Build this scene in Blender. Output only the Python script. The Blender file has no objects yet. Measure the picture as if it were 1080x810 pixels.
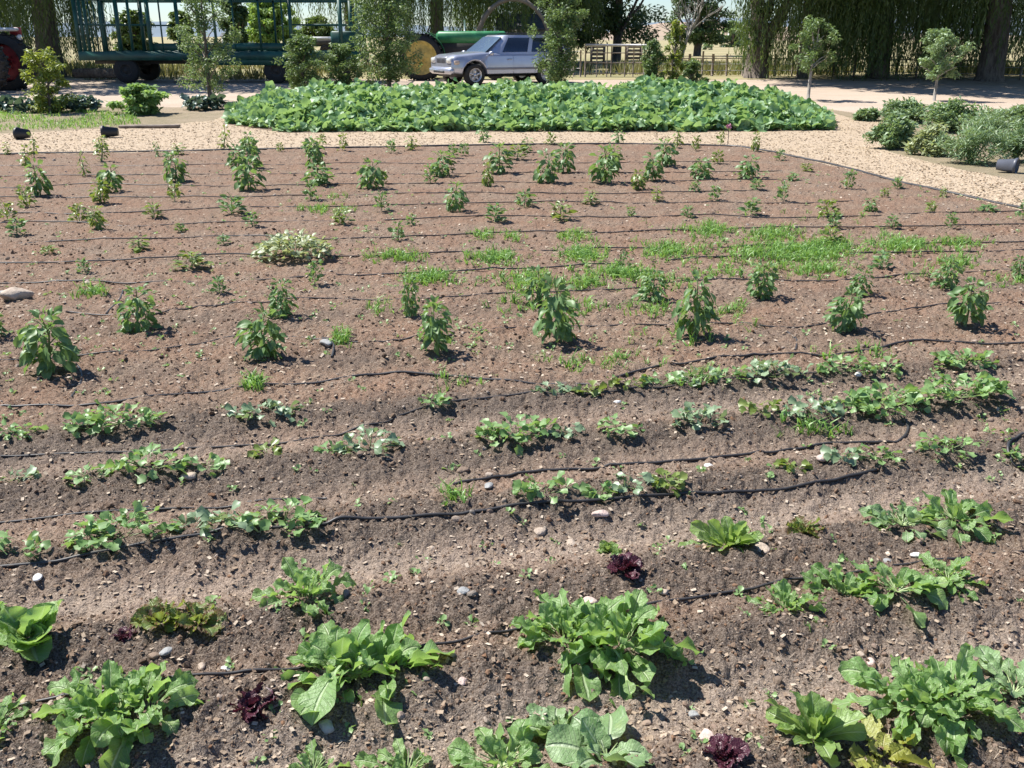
import bpy, math, random
import numpy as np
from mathutils import Matrix, Vector
random.seed(7); RNG = np.random.default_rng(7)
SC = bpy.context.scene; COL = SC.collection
PI = math.pi
R = math.radians
# ------------------------------------------------------------ camera maths
CAM_H = 1.7
PITCH = math.atan(367/1000); CP, SP = math.cos(PITCH), math.sin(PITCH)

# ------------------------------------------------------------ noise
def _h(ix, iy, seed):
    n = (ix.astype(np.int64)*374761393 + iy.astype(np.int64)*668265263 + seed*1442695041) & 0xffffffff
    n = ((n ^ (n >> 13))*1274126177) & 0xffffffff
    n = n ^ (n >> 16)
    return (n & 0xffff)/65535.0
def vnoise(x, y, seed=0):
    xi, yi = np.floor(x), np.floor(y); fx, fy = x-xi, y-yi
    fx = fx*fx*(3-2*fx); fy = fy*fy*(3-2*fy)
    a = _h(xi, yi, seed); b = _h(xi+1, yi, seed); c = _h(xi, yi+1, seed); d = _h(xi+1, yi+1, seed)
    return (a*(1-fx)+b*fx)*(1-fy)+(c*(1-fx)+d*fx)*fy
def fbm(x, y, sc, octv=4, seed=0, gain=.5):
    t = 0; a = 1; n = 0
    for i in range(octv):
        t = t + a*vnoise(x*sc+i*17.3, y*sc-i*9.1, seed+i); n += a; a *= gain; sc *= 2.03
    return t/n
def sm(a, b, x):
    t = np.clip((x-a)/(b-a), 0, 1); return t*t*(3-2*t)
# ------------------------------------------------------------ terrain
ROWS = [1.75, 2.27, 2.69, 3.27, 3.85, 4.42]
FURR = [2.02, 2.98, 3.55, 4.13]
def srow(x, y):
    a = .27-.11*np.clip((y-3.5)/2.5, 0, 1)
    return y-a*x + .035*np.sin(x*1.3+.5)*np.clip(3-abs(y-4), 0, 1)
def H(x, y):
    x = np.asarray(x, float); y = np.asarray(y, float)
    z = .013*np.clip(y-18, 0, 42)
    s = srow(x, y)
    w = sm(6.2, 5.0, y)*sm(.2, 1.2, y)
    for r, a in zip(ROWS, (.03, .035, .035, .035, .03, .028)):
        z = z + w*a*np.exp(-((s-r)/.12)**2)
    for r, a in zip(FURR, (.03, .035, .012, .02)):
        z = z - w*a*np.exp(-((s-r)/.13)**2)
    z = z + .018*(fbm(x, y, 1.6, 3, 5)-.5)*sm(40, 10, y)
    z = z + .03*(fbm(x, y, .5, 2, 9)-.5)*sm(4, 8, y)
    return z
def G(px, py):
    X = (px-540)/1000; V = (405-py)/1000
    dy = CP+V*SP; dz = -SP+V*CP
    t = CAM_H/-dz if dz < -1e-4 else 3000.
    for _ in range(14):
        t1 = (CAM_H-float(H(X*t, dy*t)))/-dz if dz < -1e-4 else 3000.
        if abs(t1-t) < 1e-4: break
        t = t1 if _ < 6 else (t+t1)/2
    return X*t, dy*t, float(H(X*t, dy*t)), 1000/t     # x, y, z, pixels per metre
def AT(px, Y):                                        # ground point in the column px at distance Y (far things)
    z = float(H(0, Y)); b = Y*CP+(CAM_H-z)*SP
    x = (px-540)/1000*b; return x, Y, float(H(x, Y)), 1000/b
# ------------------------------------------------------------ materials
def newmat(name):
    m = bpy.data.materials.new(name); m.use_nodes = True; nt = m.node_tree
    nt.nodes.clear(); out = nt.nodes.new('ShaderNodeOutputMaterial')
    return m, nt, out
def nd(nt, typ, ins=None, **kw):
    n = nt.nodes.new('ShaderNode'+typ)
    for k, v in kw.items(): setattr(n, k, v)
    for k, v in (ins or {}).items():
        s = n.inputs[k]
        if isinstance(v, bpy.types.NodeSocket): nt.links.new(v, s)
        else: s.default_value = v
    return n
def c4(c): return (c[0], c[1], c[2], 1)
def mixc(nt, f, a, b, mode='MIX'):
    n = nt.nodes.new('ShaderNodeMix'); n.data_type = 'RGBA'; n.blend_type = mode; n.clamp_factor = True
    for i, v in ((0, f), (6, a), (7, b)):
        if isinstance(v, bpy.types.NodeSocket): nt.links.new(v, n.inputs[i])
        elif i == 0: n.inputs[i].default_value = v
        else: n.inputs[i].default_value = c4(v)
    return n.outputs[2]
def ramp(nt, f, a, b, lo=0., hi=1.):
    n = nd(nt, 'MapRange', {0: f, 1: a, 2: b, 3: lo, 4: hi}); n.interpolation_type = 'SMOOTHSTEP'; return n.outputs[0]
def pos(nt): return nd(nt, 'NewGeometry').outputs['Position']
def obj_co(nt): return nd(nt, 'TexCoord').outputs['Object']
def noise(nt, vec, scale, detail=3, rough=.55):
    return nd(nt, 'TexNoise', {'Vector': vec, 'Scale': scale, 'Detail': detail, 'Roughness': rough}).outputs['Fac']
def mth(nt, op, a, b=0.):
    return nd(nt, 'Math', {0: a, 1: b}, operation=op).outputs[0]
def bump(nt, h, dist, strength=1.):
    return nd(nt, 'Bump', {'Height': h, 'Distance': dist, 'Strength': strength}).outputs[0]
def prin(nt, out, **ins):
    p = nd(nt, 'BsdfPrincipled', {k.replace('_', ' '): v for k, v in ins.items()})
    if out: nt.links.new(p.outputs[0], out.inputs[0])
    return p
def plain(name, col, rough=.6, metal=0., var=.15, scale=6., bmp=.0, coat=0.):
    m, nt, out = newmat(name); v = obj_co(nt)
    f = noise(nt, v, scale, 4)
    c = mixc(nt, ramp(nt, f, .3, .7), tuple(x*(1-var) for x in col), tuple(min(1, x*(1+var)) for x in col))
    ins = dict(Base_Color=c, Roughness=rough, Metallic=metal, Coat_Weight=coat)
    if bmp: ins['Normal'] = bump(nt, noise(nt, v, scale*4, 4), bmp)
    prin(nt, out, **ins); return m
def leafmat(name, c1, c2, rib, rough=.42, trans=.3, veins=True, spec=.5, tcol=None, tip=None, fine=30.):
    m, nt, out = newmat(name)
    var = nd(nt, 'Attribute', attribute_name='var').outputs['Fac']
    uv = nd(nt, 'UVMap').outputs[0]
    sx = nd(nt, 'SeparateXYZ', {0: uv}); u = mth(nt, 'ABSOLUTE', mth(nt, 'SUBTRACT', mth(nt, 'MULTIPLY', sx.outputs[0], 2.), 1.)); v = sx.outputs[1]
    nz = noise(nt, obj_co(nt), fine, 3)
    c = mixc(nt, mth(nt, 'ADD', mth(nt, 'MULTIPLY', var, .8), mth(nt, 'MULTIPLY', mth(nt, 'SUBTRACT', nz, .5), .7)), c1, c2)
    if tip: c = mixc(nt, mth(nt, 'MULTIPLY', ramp(nt, mth(nt, 'ADD', u, mth(nt, 'MULTIPLY', v, .8)), .5, 1.3), ramp(nt, nz, .35, .55)), c, tip)
    ins = {}
    if veins:
        rb = ramp(nt, u, .16, .04)
        sv = mth(nt, 'SINE', mth(nt, 'MULTIPLY', mth(nt, 'SUBTRACT', v, mth(nt, 'MULTIPLY', u, .22)), 52.))
        sv = ramp(nt, sv, .80, 1., 0., .45)
        pt = ramp(nt, v, .14, .02)
        k = mth(nt, 'MAXIMUM', mth(nt, 'MAXIMUM', rb, sv), pt)
        c = mixc(nt, ramp(nt, noise(nt, obj_co(nt), 11., 3), .60, .78, 0., .35), c, (c2[0]*1.5, c2[1]*1.15, c2[2]*.8))
        c = mixc(nt, mth(nt, 'MULTIPLY', k, .85), c, rib)
        hgt = mth(nt, 'SUBTRACT', mth(nt, 'MULTIPLY', noise(nt, obj_co(nt), 90., 3), .8), mth(nt, 'MULTIPLY', k, .8))
        ins['Normal'] = bump(nt, hgt, .005, 1.)
    p = prin(nt, None, Base_Color=c, Roughness=rough, Specular_IOR_Level=spec, **ins)
    tc = mixc(nt, .5, c, tcol or (c2[0]*2.2, c2[1]*2.2, c2[2]*.9))
    t = nd(nt, 'BsdfTranslucent', {'Color': tc})
    mx = nd(nt, 'MixShader', {0: trans, 1: p.outputs[0], 2: t.outputs[0]})
    nt.links.new(mx.outputs[0], out.inputs[0]); return m
# ------------------------------------------------------------ mesh building
def grid_faces(nu, nv, wrap=False):
    f = []
    n = nu if wrap else nu+1
    for j in range(nv):
        for i in range(nu):
            a = j*n+i; b = j*n+(i+1) % n if wrap else j*n+i+1
            f.append((a, b, b+n, a+n))
    return np.array(f, int)
class T:      # template: verts, quads, tris, uv
    def __init__(s, v, q=None, t=None, uv=None):
        s.v = np.asarray(v, float).reshape(-1, 3)
        s.q = np.asarray(q if q is not None and len(q) else np.zeros((0, 4)), int).reshape(-1, 4)
        s.t = np.asarray(t if t is not None and len(t) else np.zeros((0, 3)), int).reshape(-1, 3)
        s.uv = np.asarray(uv, float) if uv is not None else np.zeros((len(s.v), 2))
class MB:
    def __init__(s): s.V = []; s.Q = []; s.Tr = []; s.UV = []; s.A = []; s.n = 0
    def add(s, t, M=None, var=None):
        if M is None: M = np.eye(4)[None]
        M = np.asarray(M, float)
        if M.ndim == 2: M = M[None]
        N = len(M); k = len(t.v)
        if N == 0: return s
        v = np.einsum('nij,kj->nki', M[:, :3, :3], t.v)+M[:, None, :3, 3]
        off = s.n+np.arange(N)*k
        s.V.append(v.reshape(-1, 3))
        if len(t.q): s.Q.append((t.q[None]+off[:, None, None]).reshape(-1, 4))
        if len(t.t): s.Tr.append((t.t[None]+off[:, None, None]).reshape(-1, 3))
        s.UV.append(np.tile(t.uv, (N, 1)))
        a = np.zeros(N) if var is None else np.broadcast_to(np.asarray(var, float), (N,))
        s.A.append(np.repeat(a, k)); s.n += N*k; return s
    def mesh(s, name, mat, smooth=True, attrs=None):
        me = bpy.data.meshes.new(name)
        V = np.concatenate(s.V); UV = np.concatenate(s.UV); A = np.concatenate(s.A)
        Q = np.concatenate(s.Q) if s.Q else np.zeros((0, 4), int); Tr = np.concatenate(s.Tr) if s.Tr else np.zeros((0, 3), int)
        loops = np.concatenate([Q.ravel(), Tr.ravel()]).astype(np.int32)
        me.vertices.add(len(V)); me.vertices.foreach_set('co', V.astype(np.float32).ravel())
        me.loops.add(len(loops)); me.loops.foreach_set('vertex_index', loops)
        nf = len(Q)+len(Tr); me.polygons.add(nf)
        st = np.concatenate([np.arange(len(Q))*4, len(Q)*4+np.arange(len(Tr))*3]).astype(np.int32)
        me.polygons.foreach_set('loop_start', st)
        me.polygons.foreach_set('use_smooth', np.full(nf, smooth))
        ul = me.uv_layers.new(name='UVMap'); ul.data.foreach_set('uv', UV[loops].astype(np.float32).ravel())
        at = me.attributes.new('var', 'FLOAT', 'POINT'); at.data.foreach_set('value', A.astype(np.float32))
        for k, a in (attrs or {}).items():
            at = me.attributes.new(k, 'FLOAT', 'POINT'); at.data.foreach_set('value', a.astype(np.float32))
        me.materials.append(mat); me.update(calc_edges=True); me.validate(); return me
    def build(s, name, mat, parent=None, smooth=True, attrs=None, loc=None):
        o = bpy.data.objects.new(name, s.mesh(name, mat, smooth, attrs)); COL.objects.link(o)
        if parent: o.parent = parent
        if loc: o.location = loc
        return o
def tag(o, label=None, cat=None, group=None, kind=None):
    if label: o['label'] = label
    if cat: o['category'] = cat
    if group: o['group'] = group
    if kind: o['kind'] = kind
    return o
def thing(name, label, cat, loc=(0, 0, 0), rz=0., group=None, scale=1.):
    o = bpy.data.objects.new(name, None); COL.objects.link(o); o.empty_display_size = .1
    o.location = loc; o.rotation_euler = (0, 0, rz); o.scale = (scale,)*3 if not isinstance(scale, tuple) else scale
    return tag(o, label, cat, group)
def dup(root, loc, rz, scale, label, group=None):
    r = root.copy(); COL.objects.link(r); r.location = loc; r.rotation_euler = (0, 0, rz)
    r.scale = (scale,)*3 if not isinstance(scale, tuple) else scale
    r['label'] = label
    if group: r['group'] = group
    for ch in root.children:
        c = ch.copy(); COL.objects.link(c); c.parent = r
        for g in ch.children:
            d = g.copy(); COL.objects.link(d); d.parent = c
    return r
def mats(P, az, el, roll=0., sc=1.):
    """matrices whose +Y points along azimuth az (0 = +Y, turning to +X) and elevation el"""
    P = np.asarray(P, float).reshape(-1, 3); N = len(P)
    az, el, roll, sc = [np.broadcast_to(np.asarray(q, float), (N,)) for q in (az, el, roll, sc)]
    ca, sa, ce, se, cr, sr = np.cos(az), np.sin(az), np.cos(el), np.sin(el), np.cos(roll), np.sin(roll)
    Y = np.stack([sa*ce, ca*ce, se], 1); X0 = np.stack([ca, -sa, np.zeros(N)], 1); Z0 = np.cross(X0, Y)
    X = X0*cr[:, None]-Z0*sr[:, None]; Z = X0*sr[:, None]+Z0*cr[:, None]
    M = np.zeros((N, 4, 4)); M[:, :3, 0] = X*sc[:, None]; M[:, :3, 1] = Y*sc[:, None]; M[:, :3, 2] = Z*sc[:, None]
    M[:, :3, 3] = P; M[:, 3, 3] = 1; return M
def box(cx, cy, cz, sx, sy, sz, bev=0.):
    x, y, z = sx/2, sy/2, sz/2
    if bev <= 0:
        v = [(a*x, b*y, c*z) for c in (-1, 1) for b in (-1, 1) for a in (-1, 1)]
        q = [(0, 2, 3, 1), (4, 5, 7, 6), (0, 1, 5, 4), (2, 6, 7, 3), (0, 4, 6, 2), (1, 3, 7, 5)]
        return T(np.array(v)+(cx, cy, cz), q)
    b = min(bev, x*.9, y*.9, z*.9); rings = []
    for zz, i in ((-z, b), (-z+b, 0), (z-b, 0), (z, b)):
        X, Y = x-i, y-i; rings.append([(-X+b, -Y, zz), (X-b, -Y, zz), (X, -Y+b, zz), (X, Y-b, zz), (X-b, Y, zz), (-X+b, Y, zz), (-X, Y-b, zz), (-X, -Y+b, zz)])
    v = np.array(rings).reshape(-1, 3); q = [tuple(f) for f in grid_faces(8, 3, True)]
    q += [(0, 7, 6, 5), (0, 5, 4, 1), (1, 4, 3, 2), (24+1, 24+4, 24+5, 24+0), (24+0, 24+5, 24+6, 24+7), (24+1, 24+2, 24+3, 24+4)]
    return T(v+(cx, cy, cz), q)
def tube(pts, rad, n=8, cap=True):
    pts = np.asarray(pts, float); K = len(pts); rad = np.broadcast_to(np.asarray(rad, float), (K,))
    d = np.gradient(pts, axis=0); d /= np.linalg.norm(d, axis=1)[:, None]+1e-9
    up = np.array([0, 0, 1.]) if abs(d[:, 2]).mean() < .8 else np.array([0, 1., 0])
    a = np.cross(d, up); a /= np.linalg.norm(a, axis=1)[:, None]+1e-9; b = np.cross(a, d)
    th = np.arange(n)/n*2*PI
    v = pts[:, None]+rad[:, None, None]*(np.cos(th)[None, :, None]*a[:, None]+np.sin(th)[None, :, None]*b[:, None])
    v = v.reshape(-1, 3); q = grid_faces(n, K-1, True); t = []
    if cap:
        v = np.vstack([v, pts[0], pts[-1]]); c0 = len(v)-2
        t = [(c0, i, (i+1) % n) for i in range(n)]+[(c0+1, (K-1)*n+(i+1) % n, (K-1)*n+i) for i in range(n)]
    return T(v, q, t)
def lathe(prof, n=24, axis='z'):
    prof = np.asarray(prof, float); th = np.arange(n)/n*2*PI
    v = np.stack([prof[:, :1]*np.cos(th), prof[:, :1]*np.sin(th), np.repeat(prof[:, 1:], n, 1)], -1).reshape(-1, 3)
    if axis == 'y': v = v[:, [0, 2, 1]]
    return T(v, grid_faces(n, len(prof)-1, True))
def mtx(loc=(0, 0, 0), rz=0., rx=0., ry=0., sc=(1, 1, 1)):
    return np.array(Matrix.Translation(loc) @ Matrix.Rotation(rz, 4, 'Z') @ Matrix.Rotation(ry, 4, 'Y') @ Matrix.Rotation(rx, 4, 'X') @ Matrix.Diagonal((*sc, 1)))
# leaf templates
PROF = {
 'ovate': lambda v: np.sin(PI*np.clip(v, 0, 1)**.75)**.75,
 'obovate': lambda v: np.sin(PI*np.clip(v, 0, 1)**1.5)**.7,
 'lance': lambda v: np.sin(PI*np.clip(v, 0, 1)**.8)**1.15,
 'round': lambda v: np.sqrt(np.clip(1-(2*np.clip(v, 0, 1)**.9-1)**2, 0, 1)),
 'lyrate': lambda v: np.sin(PI*np.clip(v, 0, 1)**1.8)**.6+.16*np.sin(PI*np.clip(v, 0, 1))*(np.sin(v*22) > 0)*(v < .45),
 'romaine': lambda v: np.clip(.35+.65*v, 0, 1)*np.sqrt(np.clip(1-np.clip((v-.62)/.38, 0, 1)**2, 0, 1)),
}
def leaf(L, W, prof='ovate', nu=4, nv=8, cup=.15, droop=.6, ruf=0., rf=3., lobe=0., lf=5., pet=.12, seed=0, twist=0.):
    rg = np.random.default_rng(seed)
    v = np.linspace(0, 1, nv+1); vb = (v-pet)/(1-pet); u = np.linspace(-1, 1, nu+1)
    w = np.where(vb > 0, PROF[prof](np.clip(vb, 0, 1)), 0)*W/2; w = np.maximum(w, W*.035*(v < .9)+W*.004)
    th = -droop*v**1.4; dl = L/nv
    y = np.concatenate([[0], np.cumsum(np.cos((th[1:]+th[:-1])/2)*dl)]); z = np.concatenate([[0], np.cumsum(np.sin((th[1:]+th[:-1])/2)*dl)])
    ph = rg.uniform(0, 6.28, 4)
    U, Vv = np.meshgrid(u, v); Wd = w[:, None]
    edge = 1+lobe*np.sin(Vv*lf*2*PI+ph[0]+(U > 0)*ph[1])
    x = U*Wd*edge
    off = cup*np.abs(U)**1.6*Wd+ruf*L*np.abs(U)**2*np.sin(rf*2*PI*Vv+ph[2]+(U > 0)*(ph[3]+1.5))*np.clip(vb, 0, .3)[:, None]/.3
    off = off + ruf*.35*L*np.sin(Vv*7+ph[0])*np.sin(U*2+ph[1])*(vb > 0)[:, None]
    a = twist*Vv; x, off = x*np.cos(a)-off*np.sin(a), x*np.sin(a)+off*np.cos(a)
    P = np.stack([x, y[:, None]-np.sin(th)[:, None]*off, z[:, None]+np.cos(th)[:, None]*off], -1)
    uv = np.stack([U*.5+.5, np.clip(np.broadcast_to(vb[:, None], U.shape), 0, 1)], -1)
    return T(P.reshape(-1, 3), grid_faces(nu, nv), uv=uv.reshape(-1, 2))
def icos(sub=1):
    t = (1+5**.5)/2
    v = [(-1, t, 0), (1, t, 0), (-1, -t, 0), (1, -t, 0), (0, -1, t), (0, 1, t), (0, -1, -t), (0, 1, -t), (t, 0, -1), (t, 0, 1), (-t, 0, -1), (-t, 0, 1)]
    f = [(0, 11, 5), (0, 5, 1), (0, 1, 7), (0, 7, 10), (0, 10, 11), (1, 5, 9), (5, 11, 4), (11, 10, 2), (10, 7, 6), (7, 1, 8), (3, 9, 4), (3, 4, 2), (3, 2, 6), (3, 6, 8), (3, 8, 9), (4, 9, 5), (2, 4, 11), (6, 2, 10), (8, 6, 7), (9, 8, 1)]
    v = [np.array(p)/np.linalg.norm(p) for p in v]
    for _ in range(sub):
        c = {}; nf = []
        def mid(a, b):
            k = (min(a, b), max(a, b))
            if k not in c: p = v[a]+v[b]; v.append(p/np.linalg.norm(p)); c[k] = len(v)-1
            return c[k]
        for a, b, d in f:
            x, y, z = mid(a, b), mid(b, d), mid(d, a); nf += [(a, x, z), (b, y, x), (d, z, y), (x, y, z)]
        f = nf
    return np.array(v), f
def rock(seed, sub=1, amp=.35, flat=.6):
    v, f = icos(sub); rg = np.random.default_rng(seed)
    d = rg.normal(size=(5, 3)); r = 1+amp*sum(np.sin(v@d[i]*1.6+i) for i in range(5))/3
    # chip flat facets
    for i in range(4):
        n = rg.normal(size=3); n /= np.linalg.norm(n); h = (v*r[:, None])@n; lim = .72; ex = np.clip(h-lim, 0, None); v = v-(n[None]*ex[:, None])/r[:, None]
    return T(v*r[:, None]*(1, .8, flat), t=f)
def inpoly(x, y, poly):
    poly = np.asarray(poly); ins = np.zeros(np.shape(x), bool); j = len(poly)-1
    for i in range(len(poly)):
        xi, yi = poly[i]; xj, yj = poly[j]
        c = ((yi > y) != (yj > y)) & (x < (xj-xi)*(y-yi)/(yj-yi+1e-12)+xi)
        ins ^= c; j = i
    return ins
def ordn(i): return ['leftmost', 'second', 'third', 'fourth', 'fifth', 'sixth', 'seventh', 'eighth', 'ninth', 'tenth', 'eleventh', 'twelfth', 'thirteenth', 'fourteenth', 'fifteenth', 'sixteenth', 'seventeenth', 'eighteenth', 'nineteenth', 'twentieth', 'twenty-first', 'twenty-second', 'twenty-third', 'twenty-fourth', 'twenty-fifth', 'twenty-sixth'][i]
def place(i): return 'leftmost' if i == 0 else ordn(i)+' from left'
# ============================================================ GROUND
def gpts(L): return [G(a, b)[:2] for a, b in L]
pb = gpts([(0, 163), (640, 152), (770, 154), (850, 168), (940, 190), (1080, 222)])
def ext(a, b, d):
    a, b = np.array(a), np.array(b); n = (b-a)/np.linalg.norm(b-a); return tuple(b+n*d)
PLOT = [ext(pb[1], pb[0], 14)]+pb+[ext(pb[3], pb[5], 9), (16, -8), (-22, -8)]
pf = gpts([(0, 141), (150, 134), (225, 127), (245, 118)])
PATHP = [ext(pf[1], pf[0], 14)]+pf+gpts([(560, 112), (840, 106), (895, 124), (925, 127), (937, 160), (1010, 178), (1080, 193)])+[ext(G(1010, 178)[:2], G(1080, 193)[:2], 9), ext(pb[3], pb[5], 9)]+[(16, -8), (-22, -8), ext(pb[1], pb[0], 14)]
ROAD = gpts([(240, 113), (600, 104), (830, 107), (900, 119), (1080, 124)])+[(22, 20), (80, 10), (80, 36)]+[(26, 36), (15, 36.5), (5, 35.5), (-10, 36), (-60, 40), (-60, 25)]+gpts([(60, 113)])
BED = gpts([(235, 131), (300, 140), (540, 139), (800, 139), (884, 137), (880, 128), (860, 116), (700, 108), (300, 112), (245, 116)])
GRASS = gpts([(-60, 141), (0, 139), (90, 136), (150, 131), (140, 120), (0, 113), (-60, 113)])
# lattice of the one ground sheet: fine inside the view, coarse out to the horizon
CRA = .040
ny = 900; yr = .7*np.exp(np.arange(ny)*np.log(62/.7)/(ny-1))
yr = np.concatenate([[-3000, -600, -120, -30, -10, -3, -1, 0, .3, .5], yr, 62*1.12**np.arange(1, 42)])
tc = np.concatenate([-1-np.array([60, 20, 8, 3, 1.2, .5, .2, .08]), np.linspace(-1, 1, 1120), 1+np.array([.08, .2, .5, 1.2, 3, 8, 20, 60])])
wid = 1.0+.66*np.clip(yr, 0, None); outer = np.maximum(wid, 45)
XX = np.where(np.abs(tc)[None] <= 1, tc[None]*wid[:, None], np.sign(tc)[None]*(wid[:, None]+(np.abs(tc)[None]-1)*outer[:, None]))
YY = np.repeat(yr[:, None], len(tc), 1)
ZZ = H(XX, YY)
near = sm(9, 5, YY)*sm(-1, .5, YY)
farw = sm(24, 14, YY)
crumb = fbm(XX, YY, 14, 3, 21); crumb2 = fbm(XX, YY, 45, 3, 31, .6)
lump = np.clip(fbm(XX, YY, 7, 2, 41)-.45, 0, 1)
fade2 = np.clip(1.4-YY/9, 0, 1)
srw = srow(XX, YY)
furm = np.zeros_like(XX)
for r, a in zip(FURR, (1, 1, .35, .55)): furm = np.maximum(furm, a*np.exp(-((srw-r)/.14)**2))
furm *= sm(6, 5, YY)
inpl = inpoly(XX, YY, PLOT)
ZZ += np.where(inpl, CRA*(crumb-.5)*farw+.034*(crumb2-.5)*fade2*(1-.3*furm)+.045*lump*near*(1-.8*furm), .01*(crumb-.5)*farw)
# straw lies thick in the furrows and thin elsewhere; moist soil round the drip lines
moist = np.zeros_like(XX)
for r in ROWS: moist = np.maximum(moist, np.exp(-((srw-r+.05)/.20)**2))
moist = moist*sm(5.6, 4.6, YY)
for s0 in (5.22, 6.1): moist = np.maximum(moist, .35*np.exp(-((srw-s0)/.2)**2))
moist = np.clip(moist*(.8+.9*fbm(XX, YY, 1.8, 3, 51))+.9*(fbm(XX, YY*1.8, 1.1, 4, 61)-.5)-.1*(YY > 6), 0, 1)
straw = np.clip(furm*(.5+.8*fbm(XX, YY, 3, 3, 71)), 0, 1)
cx = (XX[:-1, :-1]+XX[1:, 1:])/2; cy = (YY[:-1, :-1]+YY[1:, 1:])/2
reg = np.zeros(cx.shape, int)                                # 0 dry ground
reg[(cy > 36)] = 1                                           # field
reg[inpoly(cx, cy, ROAD)] = 2
reg[inpoly(cx, cy, PATHP)] = 3
reg[inpoly(cx, cy, PLOT)] = 4
reg[inpoly(cx, cy, BED)] = 5
def soil_mat(name, dry, wet, red, strawc, use_attr=True, flecks=1.):
    m, nt, out = newmat(name); p = pos(nt)
    mo = nd(nt, 'Attribute', attribute_name='moist').outputs['Fac']; st = nd(nt, 'Attribute', attribute_name='straw').outputs['Fac']
    n1 = noise(nt, p, 2.2, 5); n2 = noise(nt, p, 26., 5, .65); n3 = noise(nt, p, 150., 3, .7); n4 = noise(nt, p, .7, 3)
    c = mixc(nt, ramp(nt, mth(nt, 'ADD', mth(nt, 'MULTIPLY', n1, .6), mth(nt, 'MULTIPLY', n2, .5)), .42, .68), dry, red)
    c = mixc(nt, ramp(nt, n4, .50, .66, 0., .42), c, (.235, .108, .050))
    c = mixc(nt, mth(nt, 'MULTIPLY', mo, ramp(nt, n2, .2, .5, .8, 1.)), c, wet)
    c = mixc(nt, mth(nt, 'MULTIPLY', st, .6), c, strawc)
    c = mixc(nt, ramp(nt, n3, .3, .75), mixc(nt, .55, c, (.03, .02, .015)), mixc(nt, .34, c, (.62, .52, .43)))
    # light crumbs and dry chips lying everywhere
    vo = nd(nt, 'TexVoronoi', {'Vector': nd(nt, 'Mapping', {'Vector': p, 'Scale': (1, 1.9, 1), 'Rotation': (0, 0, .5)}).outputs[0], 'Scale': 62., 'Randomness': 1.})
    fl = mth(nt, 'MULTIPLY', ramp(nt, vo.outputs['Distance'], .30, .20), ramp(nt, nd(nt, 'SeparateXYZ', {0: vo.outputs['Color']}).outputs[0], .72-.12*flecks, .80))
    c = mixc(nt, mth(nt, 'MULTIPLY', fl, .62*flecks), c, (.46, .37, .30))
    vb = nd(nt, 'TexVoronoi', {'Vector': p, 'Scale': 34., 'Randomness': 1.})
    h = mth(nt, 'ADD', mth(nt, 'MULTIPLY', n2, .9), mth(nt, 'ADD', mth(nt, 'MULTIPLY', n3, .45), mth(nt, 'MULTIPLY', fl, .3)))
    h = mth(nt, 'SUBTRACT', h, mth(nt, 'MULTIPLY', vb.outputs['Distance'], .5))
    prin(nt, out, Base_Color=c, Roughness=.95, Specular_IOR_Level=.15, Normal=bump(nt, h, .022, 1.)); return m
M_soil = soil_mat('garden soil', (.262, .176, .116), (.066, .042, .028), (.258, .130, .068), (.47, .38, .305))
M_bed = soil_mat('bed soil', (.22, .165, .125), (.08, .055, .04), (.2, .13, .09), (.36, .30, .26))
def ground_mat(name, a, b, c3, sc=1., bd=.02, stretch=1.):
    m, nt, out = newmat(name); p = nd(nt, 'Mapping', {'Vector': pos(nt), 'Scale': (1, stretch, 1)}).outputs[0]
    n1 = noise(nt, p, .35*sc, 5); n2 = noise(nt, p, 5.*sc, 5, .65); n3 = noise(nt, p, 40.*sc, 3, .7)
    c = mixc(nt, ramp(nt, mth(nt, 'ADD', mth(nt, 'MULTIPLY', n1, .7), mth(nt, 'MULTIPLY', n2, .3)), .4, .62), a, b)
    c = mixc(nt, ramp(nt, n3, .4, .75, 0., .5), c, c3)
    prin(nt, out, Base_Color=c, Roughness=.95, Specular_IOR_Level=.15, Normal=bump(nt, mth(nt, 'ADD', n2, n3), bd)); return m
M_ground = ground_mat('dry ground', (.30, .235, .165), (.20, .17, .10), (.36, .30, .22))
M_field = ground_mat('dry field', (.36, .30, .17), (.22, .21, .10), (.42, .34, .22), .16, .01, 3.)
M_road = ground_mat('dirt road', (.45, .36, .285), (.38, .30, .23), (.49, .41, .33), 1., .008, 1.6)
def chip_mat():
    m, nt, out = newmat('wood chips'); p = pos(nt)
    vo = nd(nt, 'TexVoronoi', {'Vector': nd(nt, 'Mapping', {'Vector': p, 'Scale': (1, 1.5, 1)}).outputs[0], 'Scale': 26.})
    r = nd(nt, 'SeparateXYZ', {0: vo.outputs['Color']}).outputs[0]; n2 = noise(nt, p, 3., 4)
    c = mixc(nt, r, (.38, .285, .19), (.53, .42, .30)); c = mixc(nt, ramp(nt, n2, .35, .7, 0., .4), c, (.44, .35, .26))
    prin(nt, out, Base_Color=c, Roughness=.9, Specular_IOR_Level=.2, Normal=bump(nt, mth(nt, 'ADD', r, vo.outputs['Distance']), .02)); return m
M_chip = chip_mat()
nr, nc = XX.shape
FQ = (np.arange(nr-1)[:, None]*nc+np.arange(nc-1)[None]); FQ = np.stack([FQ, FQ+1, FQ+nc+1, FQ+nc], -1)
FP = np.stack([XX, YY, ZZ], -1).reshape(-1, 3); MO = moist.ravel(); ST = straw.ravel()
for k, (nm, mt) in enumerate([('ground', M_ground), ('field', M_field), ('road', M_road), ('wood_chip_path', M_chip), ('garden_soil', M_soil), ('squash_bed_soil', M_bed)]):
    q = FQ[reg == k]; us, inv = np.unique(q, return_inverse=True)
    mb = MB(); mb.add(T(FP[us], inv.reshape(q.shape)))
    tag(mb.build(nm, mt, attrs={'moist': MO[us], 'straw': ST[us]}), kind='structure')
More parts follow.
